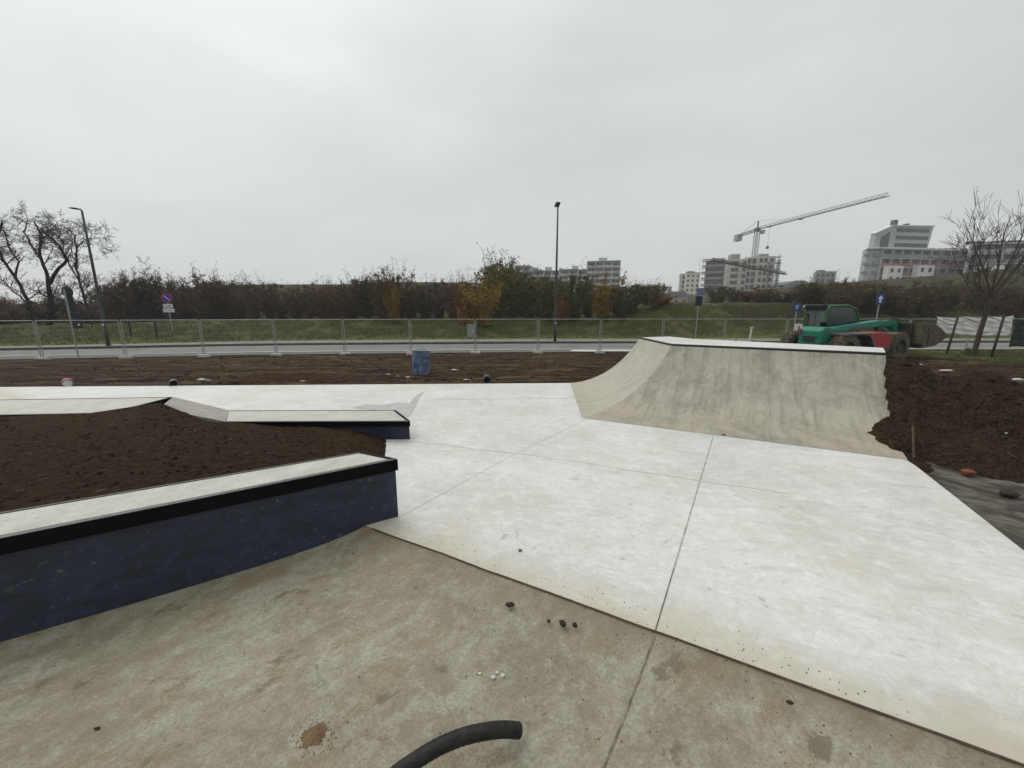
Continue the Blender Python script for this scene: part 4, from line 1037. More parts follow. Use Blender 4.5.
# right-hand young tree with stakes
tp = P(973, 357, -.40); base = Vector((tp.x, tp.y, T(tp.x, tp.y) - .05)); rr = random.Random(12); out = []
Ht = PY(990, 188, tp.y).z - base.z
tr = [Vector((0, 0, 0)), Vector((.05, 0, 1.2)), Vector((.15, 0, 2.3)), Vector((.22, .05, 3.1))]
out.append((0, tr, [.105, .095, .085, .07]))
for k in range(15):
    hh = rr.uniform(1.9, 3.1) if k > 3 else rr.uniform(3.0, 3.1); i_ = hh / 3.1; p = tr[2].lerp(tr[3], (hh - 2.3) / .8) if hh > 2.3 else tr[1].lerp(tr[2], (hh - 1.2) / 1.1)
    an = k * 2.4 + rr.uniform(-.3, .3); el = 2.3 - (0 if k < 4 else rr.uniform(.3, 1.1)); d = Vector((math.cos(an), math.sin(an) * .8, el))
    grow(rr, p, d, (Ht - hh) * rr.uniform(.50, .78) if k > 3 else (Ht - hh) * .82, .036 if k < 4 else .022, 1, 3, out, kids=(4, 7), spread=.60, up=.10, wob=.09, shrink=.48, seg=6)
for k in range(7):                                                                             # low arching side twigs
    hh = rr.uniform(1.3, 2.3); p = tr[1].lerp(tr[2], (hh - 1.2) / 1.1); an = k * 1.1 + .4; grow(rr, p, (math.cos(an), math.sin(an), .35), 1.7, .016, 1, 3, out, kids=(4, 5), spread=.6, up=.02, wob=.14, shrink=.5)
tree('young_tree', 'tall leafless young tree tied between two dark stakes at right', 'tree', base, out, M['bark2'], M['bark2'], leaf_dark, 1, .028, 12, crownlevel=3, minr=.0065)
for px, py, ang, lab, hgt in ((946, 355, R(5), 'leaning dark stake left of the young tree', 2.0), (991, 358, R(4), 'dark stake right of the young tree trunk', 2.05)):
    p = P(px, py, -.40); t = thing('tree_stake', lab, 'stake', (p.x, p.y, T(p.x, p.y) - .15)); t.rotation_euler = (0, ang, 0)
    m_ = MB(); m_.tube([(0, 0, 0), (0, 0, hgt + .1)], [.052, .045], 9); m_.build('post', M['stake'], t, smooth=True)
p = P(966, 359, -.36); t = thing('low_shrub', 'small green leafy clump at the foot of the young tree', 'plant', (p.x, p.y, T(p.x, p.y) - .05)); t.scale = (.8, .8, .55)
o = bpy.data.objects.new('foliage', kinds['dgreen'][0][1].copy()); o.data.materials[0] = M['grassblade']; col.objects.link(o); o.parent = t
# small staked sapling near the cabinet
p = P(462, 341, -.42); t = thing('sapling', 'thin sapling with brown stem left of the grey cabinet', 'tree', (p.x, p.y + .5, T(p.x, p.y + .5) - .05)); m_ = MB(); m_.tube([(0, 0, 0), (0, 0, 1.9)], .035, 6); m_.build('stem', M['wood'], t)
m_ = MB(); rr = random.Random(4)
for _ in range(10): q = Vector((0, 0, rr.uniform(1.2, 1.9))); m_.tube([q, q + Vector((rr.uniform(-.5, .5), rr.uniform(-.4, .4), rr.uniform(.3, .9)))], [.012, .006], 4)
for _ in range(160): leafquad(m_, Vector((rr.gauss(0, .3), rr.gauss(0, .3), rr.uniform(1.5, 2.7))), .06, rr)
m_.build('crown', pal['orange'], t)
for px, lab in ((124, 'thin young trunk on the verge right of the green lamp post'), (150, 'thin young trunk on the verge left of the no parking sign')):
    p = P(px, 342, -.45); t = thing('sapling', lab, 'tree', (p.x, p.y + .6, T(p.x, p.y + .6))); m_ = MB(); m_.tube([(0, 0, -.1), (.03, 0, 1.4), (0, 0, 2.4)], [.06, .05, .03], 6); m_.build('stem', M['bark'], t)
    m_ = MB()
    for _ in range(14): q = Vector((0, 0, rr.uniform(1.2, 2.4))); m_.tube([q, q + Vector((rr.uniform(-.7, .7), rr.uniform(-.5, .5), rr.uniform(.3, 1.2)))], [.015, .006], 4)
    m_.build('crown', M['bark'], t)

# ------------------------------------------------------------------ lamps and signs
def lamp(px, py, zt, label, arm):
    p = P(px, py, -.40); z = -.42; t = thing('street_lamp', label, 'street lamp', (p.x, p.y, z)); hgt = zt - z
    m_ = MB(); m_.tube([(0, 0, 0), (0, 0, .05)], .16, 12); m_.build('base_plate', M['lamp_grey'], t)
    m_ = MB(); m_.tube([(0, 0, 0), (0, 0, 1.0), (0, 0, 1.02), (0, 0, hgt * .6), (0, 0, hgt)], [.10, .10, .085, .07, .05], 12); m_.build('pole', M['pole_green'], t, smooth=True)
    m_ = MB(); m_.box(-.05, .05, -.105, -.09, 1.25, 1.36); m_.build('plate', M['swhite'], t)
    if arm:
        m_ = MB(); m_.tube([(0, 0, hgt - .02), (-.03, 0, hgt + .03), (-.15, 0, hgt + .08)], .03, 8); m_.build('arm', M['pole_green'], t)
        m_ = MB(); m_.prism([(-.12, hgt + .04), (-.12, hgt + .12), (-.4, hgt + .16), (-.62, hgt + .14), (-.62, hgt + .10)], -.14, .14); m_.build('lamp_head', M['lamp_grey'], t, bevel=.02)
    else:
        m_ = MB(); m_.tube([(0, 0, hgt - .02), (0, .3, hgt + .08)], .03, 8); m_.build('arm', M['pole_green'], t)
        m_ = MB(); m_.box(-.16, .16, -.15, .75, hgt + .04, hgt + .16); m_.build('lamp_head', M['lamp_grey'], t, bevel=.03)
    return t
lamp(108.5, 345.5, 7.55, 'dark green street lamp in front of the bare trees at left', True)
lamp(555, 341, 8.75, 'tall dark green street lamp in the centre, before the thicket', False)
def disc(m_, r, y0, y1, c, mi=0, sides=28): m_.lathe([(0, y0), (r, y0), (r, y1), (0, y1)], (c[0], 0, c[1]), sides, 'y', mi)
# no parking sign
p = P(169, 340, -.45); t = thing('no_parking_sign', 'round no parking sign with white plates on a grey post', 'sign', (p.x, p.y + .4, T(p.x, p.y + .4)), R(15)); t.location.z = -.45
zz = PY(168, 298, p.y + .4).z - t.location.z
m_ = MB(); m_.tube([(0, .05, 0), (0, .05, zz + .2)], .035, 8); m_.build('post', M['galv'], t)
m_ = MB(); disc(m_, .36, -.005, .02, (0, zz)); m_.build('rim', M['sred'], t)
m_ = MB(); disc(m_, .285, -.012, -.006, (0, zz)); m_.build('disc', M['sblue2'], t)
m_ = MB(); c, s = math.cos(R(-45)), math.sin(R(-45)); pts = [(-.27, -.04), (.27, -.04), (.27, .04), (-.27, .04)]
m_.prism([(a * c - b * s, zz + a * s + b * c) for a, b in pts], -.02, -.014); m_.build('bar', simple('sign_pale_violet', (.42, .36, .60), .5), t)
m_ = MB(); m_.box(-.30, .30, .0, .02, zz - .72, zz - .44); m_.box(-.36, .36, .0, .02, zz - 1.06, zz - .78); m_.build('plate', M['swhite'], t)
m_ = MB()
for z0_, w_ in ((zz - .55, .22), (zz - .64, .16), (zz - .92, .26)):
    for i in range(7):
        if (i * 5) % 7 != 3: m_.box(-w_ + i * w_ * 2 / 7, -w_ + (i + .7) * w_ * 2 / 7, -.004, -.001, z0_ - .025, z0_ + .025)
m_.build('lettering', M['lamp_grey'], t)
# back of a traffic signal on a leaning grey post at the left
p = P(78.5, 357.5, -.52); t = thing('traffic_signal', 'dark traffic signal with round board on a thin grey post at left', 'traffic light', (p.x, p.y, -.53))
zt = PY(65, 289, p.y).z + .53
m_ = MB(); m_.tube([(0, 0, 0), (0, 0, zt)], .032, 8); m_.build('post', M['galv'], t)
zc = PY(66, 292, p.y + .3).z + .53
m_ = MB(); disc(m_, .27, .10, .14, (0, zc)); m_.build('round_board', M['traffic'], t)
m_ = MB(); m_.box(-.07, .11, .10, .24, zc - .95, zc - .2); m_.build('signal_box', M['traffic'], t, bevel=.03)
m_ = MB(); m_.box(-.12, .24, .12, .30, zc - 1.75, zc - .97); m_.build('lower_box', M['traffic'], t, bevel=.03)
m_ = MB(); m_.box(.22, .30, .07, .1, zc - 1.62, zc - 1.52); m_.build('sticker', M['swhite'], t)
# blue signs on the far pavement
def bluesign(px, pyb, pyc, label, kind_, Yo=.3, r=.36):
    p = P(px, pyb, -.42); Y = p.y + Yo; q = PY(px, pyc, Y); t = thing('road_sign', label, 'sign', (q.x, Y, -.45)); zc = q.z + .45
    m_ = MB(); m_.tube([(0, .06, 0), (0, .06, zc + r)], .035, 8); m_.build('post', M['galv'], t)
    if kind_ == 'arrow':
        t.rotation_euler.z = R(-12)
        m_ = MB(); m_.box(-r * .82, r * .82, 0, .03, zc - r * 1.25, zc + r * 1.25); m_.build('board', M['blue'], t)
        m_ = MB(); m_.prism([(-.06, zc - .26), (.06, zc - .26), (.06, zc + .02), (.16, zc + .02), (0, zc + .26), (-.16, zc + .02), (-.06, zc + .02)], -.012, -.002); m_.build('arrow', M['swhite'], t)
        m_ = MB(); m_.prism([(-.10, zc + r * 1.28), (.10, zc + r * 1.28), (0, zc + r * 1.28 + .30)], 0, .03); m_.build('top_marker', M['blue_dark'], t)
    elif kind_ == 'back':
        m_ = MB(); m_.box(-r * .9, r * .9, 0, .05, zc - r * 1.3, zc + r * 1.3); m_.build('board', M['blue_dark'], t, bevel=.01)
    else:
        t.rotation_euler.z = R(-35)
        m_ = MB(); m_.box(-r, r, 0, .04, zc - r * 1.3, zc + r * 1.3); m_.build('board', M['blue'], t)
        m_ = MB(); m_.box(-r * .35, r * .35, -.012, -.002, zc - r * .6, zc + r * .6); m_.build('symbol', simple('pale_blue_symbol', (.20, .30, .45), .5), t)
    return t
bluesign(880.5, 341, 299, 'blue sign with a white arrow above the loader boom', 'arrow', r=.31)
bluesign(797, 341, 307, 'blue sign on a post behind the rear wheel of the loader', 'side', r=.24)
bluesign(699, 341, 301, 'dark blue sign back on a post left of the scaffolded building', 'back', r=.27)
p = P(796, 333, -.0); p = PY(795, 333, 27.3)
t = thing('white_board', 'small white board on a post behind the rear wheel of the loader', 'sign', (p.x, 27.0, -.55))
m_ = MB(); m_.tube([(0, .05, 0), (0, .05, 1.5)], .03, 8); m_.build('post', M['galv'], t)
m_ = MB(); m_.box(-.30, .30, 0, .03, .55, 1.40); m_.build('board', M['swhite'], t)
m_ = MB(); m_.box(-.04, .04, -.008, -.001, .75, 1.25); m_.build('mark', M['lamp_grey'], t)
p = P(752, 341, -.42); t = thing('bollard', 'short pale post on the grass left of the loader', 'post', (p.x, p.y + .3, -.46)); m_ = MB(); m_.tube([(0, 0, 0), (.06, 0, 1.0)], [.07, .06], 8); m_.box(-.02, .16, -.04, .04, .95, 1.05); m_.build('post', M['chip'], t)
# cabinet
p = P(471, 339, -.42); t = thing('utility_cabinet', 'grey utility cabinet on the far pavement before the yellow shrub', 'cabinet', (p.x, p.y + .2, -.43)); 
m_ = MB(); m_.box(-.30, .30, 0, .35, .12, 1.05); m_.build('body', M['cabinet'], t, bevel=.015)
m_ = MB(); m_.box(-.34, .34, -.04, .39, 1.05, 1.10); m_.build('lid', M['cabinet'], t); m_ = MB(); m_.box(-.26, -.02, 0.05, .3, 0, .12); m_.build('plinth', M['kerb'], t)
m_ = MB(); m_.box(.06, .16, -.012, -.002, .55, .65); m_.build('sticker', M['swhite'], t)
m_ = MB(); m_.box(.33, .52, .05, .3, .30, 1.12); m_.build('meter_box', M['lamp_grey'], t)
# white tarpaulin tied to the fence and green netting beside it
def cloth(name, label, cat, pl, pr, zt0, zt1, zb0, zb1, mat, amp=.05, fold=True):
    t = thing(name, label, cat, (pl, fence_y(pl) - .07, 0), math.atan2(fence_y(pr) - fence_y(pl), pr - pl)); w = math.hypot(pr - pl, fence_y(pr) - fence_y(pl)); m_ = MB()
    def fn(u, v):
        zt = lerp(zt0, zt1, u) - .10 * abs(math.sin(u * math.pi * 3)) ** 2 * .5; zb_ = lerp(zb0, zb1, u) + .03 * math.sin(u * 9)
        dz = amp * (math.sin((u * 2 + v) * 7) * v * .6 + math.sin((u * 1.3 - v) * 15) * .4 + noise.noise(Vector((u * 5, v * 4, 2))) * .8)
        return (u * w, -abs(dz), lerp(zt, zb_, v))
    m_.grid(fn, 60, 24); o = m_.build('cloth', mat, t, smooth=True); md = o.modifiers.new('solid', 'SOLIDIFY'); md.thickness = .004
    m2 = MB()
    for k in range(7): m2.tube([(w * k / 6, -.02, lerp(zt0, zt1, k / 6)), (w * k / 6, .06, lerp(zt0, zt1, k / 6) + .05)], .008, 5)
    m2.build('ties', M['galv'], t); return t
def fx_at(px, py=330):
    y = 21.5
    for _ in range(6): q = PY(px, py, y); y = fence_y(q.x)
    return PY(px, py, y)
a = fx_at(936, 317); b = fx_at(1012, 316); c2 = fx_at(940, 334).z; d2 = fx_at(1008, 336).z
cloth('tarpaulin', 'wrinkled white tarpaulin tied to the fence behind the young tree', 'tarpaulin', a.x, b.x, a.z, b.z, c2, d2, M['banner'], .06)
a = fx_at(1014, 318); b = fx_at(1060, 318)
cloth('netting', 'dark green netting on the fence at the right edge', 'netting', a.x, b.x, a.z - .05, b.z - .05, a.z - 1.6, b.z - 1.6, M['netgreen'], .05)
p = P(1017, 341, -.45); t = thing('green_post', 'thick dark green post behind the fence at the right edge', 'post', (p.x, p.y - 3, -.53)); m_ = MB(); m_.tube([(0, 0, 0), (0, 0, 1.6)], .13, 10); m_.tube([(0, 0, 1.6), (0, 0, 1.7)], [.17, .14], 10); m_.build('post', M['netgreen'], t)
p = P(1023, 372, -.3); t = thing('brown_stump', 'short brown post cut off by the right edge', 'post', (p.x + .1, p.y, T(p.x, p.y) - .1)); m_ = MB(); m_.tube([(0, 0, 0), (.02, 0, .72)], [.11, .10], 9); m_.build('post', M['stake'], t)

# ------------------------------------------------------------------ telehandler
PH = R(16); RRp = Vector((11.50, 13.35, -.10))
th = thing('telehandler', 'muddy turquoise and red telescopic loader with raised cab and front bucket', 'loader', RRp, PH); th.scale = (.94, .94, .97)
WR = .56
def wheel(x, y, mat, steer=0.0):
    w = MB(); n_ = 22
    pr2 = [(.30, -.19), (.42, -.20), (.52, -.185), (.555, -.12), (.56, 0), (.555, .12), (.52, .185), (.42, .20), (.30, .19)]
    w.lathe(pr2, (0, 0, 0), 32, 'y')
    for k in range(n_):
        a_ = 2 * math.pi * k / n_
        for sgn in (-1, 1):
            for j in range(3):
                yy = sgn * (.03 + j * .06); aa = a_ + sgn * .0 + j * .075 + (0 if sgn > 0 else math.pi / n_)
                cx, cz = math.cos(aa), math.sin(aa); tx, tz = -cz, cx; r0, r1 = .54, .595
                vs = []
                for rr_ in (r0, r1):
                    for st_2 in (-.032, .032):
                        for yo in (-.032, .032): vs.append((cx * rr_ + tx * st_2, yy + yo, cz * rr_ + tz * st_2))
                w.add(vs, [(0, 1, 3, 2), (4, 6, 7, 5), (0, 4, 5, 1), (2, 3, 7, 6), (0, 2, 6, 4), (1, 5, 7, 3)])
    t = bpy.data.objects.new('wheel', None); col.objects.link(t); t.parent = th; t.location = (x, y, WR); t.rotation_euler = (0, 0, steer)
    w.build('tyre', mat, t)
    r_ = MB(); r_.lathe([(.305, -.17), (.30, -.15), (.26, -.11), (.12, -.09), (.10, -.14), (.0, -.14)], (0, 0, 0), 24, 'y'); r_.lathe([(.305, .17), (.26, .10), (0, .09)], (0, 0, 0), 24, 'y')
    r_.build('rim', M['t_rim'], t, smooth=False); return t
wheel(0, 0, M['t_mud']); wheel(2.75, 0, M['t_bucket'], R(4)); wheel(0, 1.9, M['t_mud']); wheel(2.75, 1.9, M['t_bucket'])
def part(mb_, name, mat, bevel=.015, smooth=False): return mb_.build(name, mat, th, bevel=bevel, smooth=smooth)
m_ = MB(); m_.box(-.55, 3.1, .55, 1.35, .48, .80); m_.box(-.1, .1, .15, 1.75, .45, .65); m_.box(2.65, 2.85, .15, 1.75, .45, .65); part(m_, 'chassis', M['t_dark'])
m_ = MB(); m_.prism([(-.78, .50), (-.05, .50), (.05, .75), (.05, 1.30), (-.62, 1.36), (-.80, 1.22)], .28, 1.14); part(m_, 'rear_body', M['t_green'], .04)
m_ = MB(); m_.box(-.812, -.79, .45, .98, .95, 1.02); m_.box(-.80, -.785, .5, .95, .80, .93); part(m_, 'rear_grille', M['t_dark'], 0)
m_ = MB(); m_.box(-.84, -.79, 1.04, 1.13, 1.10, 1.28); part(m_, 'tail_light', M['sred'], .01)
m_ = MB(); m_.prism([(-.35, 1.07), (-.35, 1.13), (.80, 1.15), (1.00, 1.06), (1.38, .50), (1.31, .49), (.95, 1.0), (.76, 1.08)], -.24, .30); part(m_, 'rear_fender', M['t_grey'], .008)
m_ = MB(); m_.prism([(.15, .60), (.15, 1.06), (.9, 1.06), (1.25, .60)], .30, .56); part(m_, 'wheel_arch_panel', M['t_dark'])
m_ = MB(); m_.prism([(1.02, 1.14), (1.6, 1.17), (2.3, 1.10), (2.62, 1.13), (2.58, 1.02), (2.38, .92), (2.10, .52), (1.42, .50)], -.16, .50); part(m_, 'engine_hood', M['t_red'], .03)
m_ = MB(); m_.prism([(1.36, .46), (2.12, .46), (2.48, .96), (2.42, 1.0), (2.06, .51), (1.40, .51)], -.175, -.155); part(m_, 'hood_trim', M['t_grey'], 0)
bt0, bt1 = (-.35, 1.14), (3.55, 1.44)
m_ = MB(); m_.prism([(.16, 1.12), (.16, 1.32), (2.6, 1.56), (2.6, 1.33)], .52, .86); part(m_, 'boom', M['t_green2'], .02)
m_ = MB(); m_.prism([(2.4, 1.33), (2.4, 1.52), (3.50, 1.56), (3.62, 1.50), (3.62, 1.36), (3.4, 1.34)], .57, .81); m_.prism([(3.35, 1.45), (3.62, 1.5), (3.80, 1.05), (3.72, .70), (3.58, .70), (3.5, 1.1)], .55, .83)
part(m_, 'inner_boom', M['t_green'], .01)
m_ = MB(); m_.tube([(.6, .69, 1.1), (2.0, .69, 1.28)], .05, 10); m_.tube([(3.0, .69, 1.3), (3.7, .69, .95)], .045, 10); part(m_, 'hydraulic_ram', M['galv'], 0)
m_ = MB(); m_.box(3.76, 3.84, .1, 1.45, 1.38, 1.46); m_.box(3.76, 3.84, .1, 1.45, .52, .60); 
for yy in (.12, .62, 1.36): m_.box(3.77, 3.85, yy, yy + .08, .52, 1.46)
part(m_, 'carriage', M['t_dark'], .008)
bk = MB(); sh = [(3.88, 1.42), (4.62, 1.38), (5.42, .98), (4.75, .62), (3.98, .54), (3.88, .70)]
bk.prism(sh, -.20, -.17); bk.prism(sh, 1.95, 1.98)
for a_, b_ in zip(sh[2:], sh[3:] + [sh[0]]):
    dx, dz_ = b_[0] - a_[0], b_[1] - a_[1]; l_ = math.hypot(dx, dz_); nx_, nz_ = -dz_ / l_ * .025, dx / l_ * .025
    bk.prism([a_, b_, (b_[0] + nx_, b_[1] + nz_), (a_[0] + nx_, a_[1] + nz_)], -.17, 1.95)
bk.prism([(3.88, 1.42), (4.62, 1.38), (4.62, 1.35), (3.88, 1.39)], -.17, 1.95)
bk.prism([(3.90, 1.18), (4.50, 1.10), (4.5, 1.13), (3.90, 1.21)], -.225, -.20); bk.prism([(4.2, .62), (4.26, .62), (4.20, 1.3), (4.14, 1.3)], -.22, -.20)
part(bk, 'bucket', M['t_bucket'], .006)
m_ = MB(); m_.box(1.0, 1.75, .512, .518, 1.25, 1.33); part(m_, 'decal', M['t_grey'], 0); m_ = MB(); m_.box(-.6, -.2, .272, .278, 1.12, 1.22); part(m_, 'decal', M['t_grey'], 0)
m_ = MB()
for k in range(4): m_.tube([(3.2, .55 + k * .05, 1.52), (3.5, .50 + k * .06, 1.66), (3.8, .5 + k * .08, 1.35), (3.78, .5 + k * .08, 1.0)], .014, 6)
for k in range(3): m_.tube([(.1, .32, 1.0 - k * .07), (.6, .28, .93 - k * .06), (1.1, .32, .95 - k * .07)], .016, 6)
part(m_, 'hose', M['rubber'], 0)
m_ = MB(); m_.tube([(-.2, 1.3, 1.35), (-.2, 1.3, 1.75), (-.28, 1.3, 1.85)], .035, 8); part(m_, 'exhaust', M['t_dark'], 0)
m_ = MB(); m_.box(.35, .85, .30, .55, .62, .66); m_.box(.35, .85, .30, .55, .85, .88); part(m_, 'step', M['t_grey'], 0)
# cab: frame of posts, glass, roof
cab = bpy.data.objects.new('cab', None); col.objects.link(cab); cab.parent = th
x0_, x1_, y0_, y1_, zb_, zt_ = .28, 2.15, .98, 1.80, .95, 2.12
m_ = MB(); so = [(x0_, zb_), (x0_ + .02, 1.95), (x0_ + .12, zt_ - .02), (x0_ + 1.1, zt_), (x1_ - .30, zt_ - .14), (x1_, 1.45), (x1_, zb_)]
def rail(pts, yy, r=.045, mi=0): m_.tube([(a, yy, b) for a, b in pts], r, 8, mi=mi)
rail(so, y0_); rail(so, y1_)
for a, b in so[1:5]: m_.tube([(a, y0_, b), (a, y1_, b)], .035, 8)
m_.build('frame', M['t_cab'], cab)
m_ = MB(); m_.box(x0_ - .02, x1_, y0_ - .02, y1_, .70, 1.10); m_.build('cab_base', M['t_dark'], cab)
m_ = MB(); ins_ = [(x0_ + .10, 1.15), (x0_ + .12, 1.93), (x0_ + .2, zt_ - .08), (x0_ + 1.05, zt_ - .06), (x1_ - .36, zt_ - .2), (x1_ - .08, 1.42), (x1_ - .08, 1.15)]
m_.prism(ins_, y0_ + .0, y0_ + .02); m_.build('side_window', M['cabglass_dark'], cab)
m_ = MB(); m_.box(x0_ + .005, x0_ + .02, y0_ + .06, y1_ - .06, 1.15, 1.95); m_.build('rear_window', M['cabglass'], cab)
m_ = MB(); m_.box(x0_ - .12, x0_ + .9, y0_ + .08, y1_ + .06, zt_ - .06, zt_ + .05); m_.box(x0_ - .05, x0_ + .03, y0_ + .02, y1_, 1.96, zt_); m_.build('roof', M['t_dark'], cab, bevel=.02)
m_ = MB(); m_.box(x0_ + .0, x0_ + .03, (y0_ + y1_) / 2 - .012, (y0_ + y1_) / 2 + .012, 1.15, 1.95); m_.build('window_bar', M['t_dark'], cab)
m_ = MB(); m_.rock((x0_ - .12, y1_, zt_ - .04), .055, 5, (1, 1, 1)); m_.build('work_light', M['chip'], cab, smooth=True)
m_ = MB(); m_.box(x0_ - .15, x0_ - .08, y0_ - .12, y0_ + .08, 1.18, 1.50); m_.tube([(x0_ - .1, y0_ - .02, 1.18), (x0_, y0_, .95)], .02, 6); m_.build('mirror', M['steel_black'], cab, bevel=.02)

# ------------------------------------------------------------------ buildings
def frame2(pa, Ya, pb, Yb, za=None):
    a = PY(pa, 300, Ya); b = PY(pb, 300, Yb); d = b - a; return Vector((a.x, a.y, 0)), math.atan2(d.y, d.x), math.hypot(d.x, d.y)
def zpx(px, py, Y): return PY(px, py, Y).z
BM = dict(
    mid=simple('pale_grey_render', (.46, .45, .43), .85, vary=.08, scale=.3), mid2=simple('dull_brown_render', (.27, .23, .22), .85, vary=.1, scale=.3), cream=simple('cream_render', (.70, .67, .56), .85, vary=.06, scale=.3),
    beige=simple('beige_render', (.52, .49, .43), .85, vary=.08, scale=.3), grey=simple('mid_grey_render', (.24, .25, .26), .85, vary=.1, scale=.3), slab=simple('bare_slab', (.30, .30, .30), .85, vary=.1, scale=.3),
    dark=simple('dark_recess', (.11, .115, .12), .8, vary=.15, scale=.5), red=simple('brick_red_band', (.30, .13, .125), .8, vary=.08, scale=.4), pink=simple('dusty_pink_render', (.31, .255, .265), .85, vary=.06, scale=.3),
    white=simple('white_render', (.66, .66, .64), .8, vary=.05, scale=.3), bluenet=simple('blue_netting', (.018, .055, .15), .8, vary=.15, scale=.5), roof=simple('grey_roof', (.20, .215, .225), .8, vary=.08, scale=.3), lgrey=simple('light_grey_panel', (.38, .39, .40), .7, vary=.06, scale=.3))
def win_mesh(w, h_):
    m_ = MB(); m_.box(-w / 2, w / 2, -.08, -.02, 0, h_, 0); m_.box(-w / 2 + .08, w / 2 - .08, -.11, -.085, .08, h_ - .08, 1)
    o = m_.build('window', [M['lamp_grey'], M['glass']]); col.objects.unlink(o); return o.data
WM = {}
def windows(t, xs_, zs_, y, w, h_):
    key = (w, h_)
    if key not in WM: WM[key] = win_mesh(w, h_)
    for xx in xs_:
        for zz_ in zs_:
            o = bpy.data.objects.new('window', WM[key]); col.objects.link(o); o.parent = t; o.location = (xx, y, zz_)
def frange(a, b, n): return [a + (b - a) * (i + .5) / n for i in range(n)]

# long apartment block in the middle
o_, ang, W = frame2(528, 232, 618, 222); t = thing('apartment_block', 'long pale stepped apartment block behind the middle of the thicket', 'building', o_, ang); u_ = W / 90
vols = [(-14, 2, 264.5, 2), (2, 16, 270, 0), (16, 32, 270.5, 1), (32, 50, 269.5, 0), (50, 60, 270, 1), (59, 90, 262.5, -2)]
wb, bb, db, rb_ = MB(), MB(), MB(), MB()
for i, (a, b, py, yo) in enumerate(vols):
    zt = zpx(575, py, 226); a, b = a * u_, b * u_
    wb.box(a, b, yo, yo + 12, 0, zt); 
    st = 3.1; k = 0; z = zt - .4
    while z > zt - 16:
        db.box(a + .4, b - .4, yo - .1, yo + .05, z - 1.9, z - .25); bb.box(a + .2, b - .2, yo - 1.3, yo - .12, z - 2.9, z - 1.75)
        z -= st
    for q in range(int((b - a) / 4) + 1):
        xx = a + q * (b - a) / max(1, int((b - a) / 4)); wb.box(xx - .3, xx + .3, yo - .9, yo - .12, zt - 16, zt - .1)
    rb_.box(a - .1, b + .1, yo - 1.4, yo + 12.2, zt, zt + .35)
for a, b, zz_ in ((17, 23, 2.2), (44, 50, 2.6), (31, 34, 1.6), (3, 9, 2.0), (70, 78, 2.6)):
    zt = zpx(575, 262.5 if a > 60 else 270, 226); rb_.box(a * u_, b * u_, 2, 7, zt, zt + zz_)
wb.build('wall', BM['mid'], t); bb.build('balcony', BM['mid'], t); db.build('recess', BM['dark'], t); rb_.build('roof', BM['lgrey'], t)
windows(t, frange(60 * u_, 89 * u_, 8), [zpx(575, 262.5, 226) - 2.2 - 3.1 * k for k in range(4)], -2.12, 1.6, 1.4)

# pale tower
def tower(pa, pb, Y, py, label, mat, cols_n, rows_n, depth=14, w=1.4, h_=1.5, rot=0, name='apartment_tower', roofs=(), st=3.0, wy=0):
    o_, ang, W = frame2(pa, Y, pb, Y + rot); t = thing(name, label, 'building', o_, ang); zt = zpx((pa + pb) / 2, py, Y); m_ = MB(); sk = depth * (pa - 512) / 385 * .85; m_.prism([(0, 0), (W, 0), (W + sk, depth), (sk, depth)], -1, zt, 'z'); m_.build('wall', mat, t)
    m_ = MB(); m_.prism([(-.25, -.25), (W + .25, -.25), (W + .25 + sk, depth), (sk - .25, depth)], zt, zt + .4, 'z')
    for a, b, hh in roofs: m_.box(a * W + sk * .3, b * W + sk * .3, depth * .3, depth * .5, zt + .4, zt + .4 + hh)
    m_.build('roof', BM['roof'], t); windows(t, frange(0, W, cols_n), [zt - 2.6 - st * k for k in range(rows_n)], 0, w, h_); return t, W, zt
tower(684, 698, 260, 273, 'pale cream apartment tower left of the scaffolded building', BM['cream'], 3, 8, rot=0, roofs=((.2, .6, 1.2),))
tower(678.5, 685, 268, 274.5, 'narrow cream tower slice joined left of the cream tower', BM['mid'], 1, 8)
t, W, zt = tower(648, 671, 250, 287, 'small grey block seen between shrubs left of the cream tower', BM['mid'], 5, 4, roofs=((.1, .3, 1.5),))
t, W, zt = tower(664, 688, 140, 296, 'low dusty pink house with a dark flat roof', BM['pink'], 3, 1, depth=9, w=.9, h_=1.2, name='house')
m_ = MB(); m_.prism([(-.6, zt + .42), (W + .6, zt + .42), (W * .82, zt + 1.6), (W * .18, zt + 1.6)], 0, 9); m_.build('hip_roof', BM['roof'], t)
t, W, zt = tower(812, 832, 235, 272, 'grey apartment block behind the bare trees, left of the large building', BM['grey'], 4, 6, roofs=((.2, .5, 1.2),))
t, W, zt = tower(782, 808, 180, 286, 'low shed with a pale grey sloping roof right of the crane', BM['lgrey'], 3, 1, depth=20, name='shed')
m_ = MB(); m_.prism([(-.5, zt + .42), (W + .5, zt + .42), (W * .8, zt + 2.4), (W * .45, zt + 2.4)], 0, 20); m_.build('sloping_roof', BM['roof'], t)
t, W, zt = tower(784, 797, 120, 294, 'small beige hut behind the blue sign near the loader', BM['beige'], 2, 1, depth=6, w=.8, h_=1.0, name='hut')

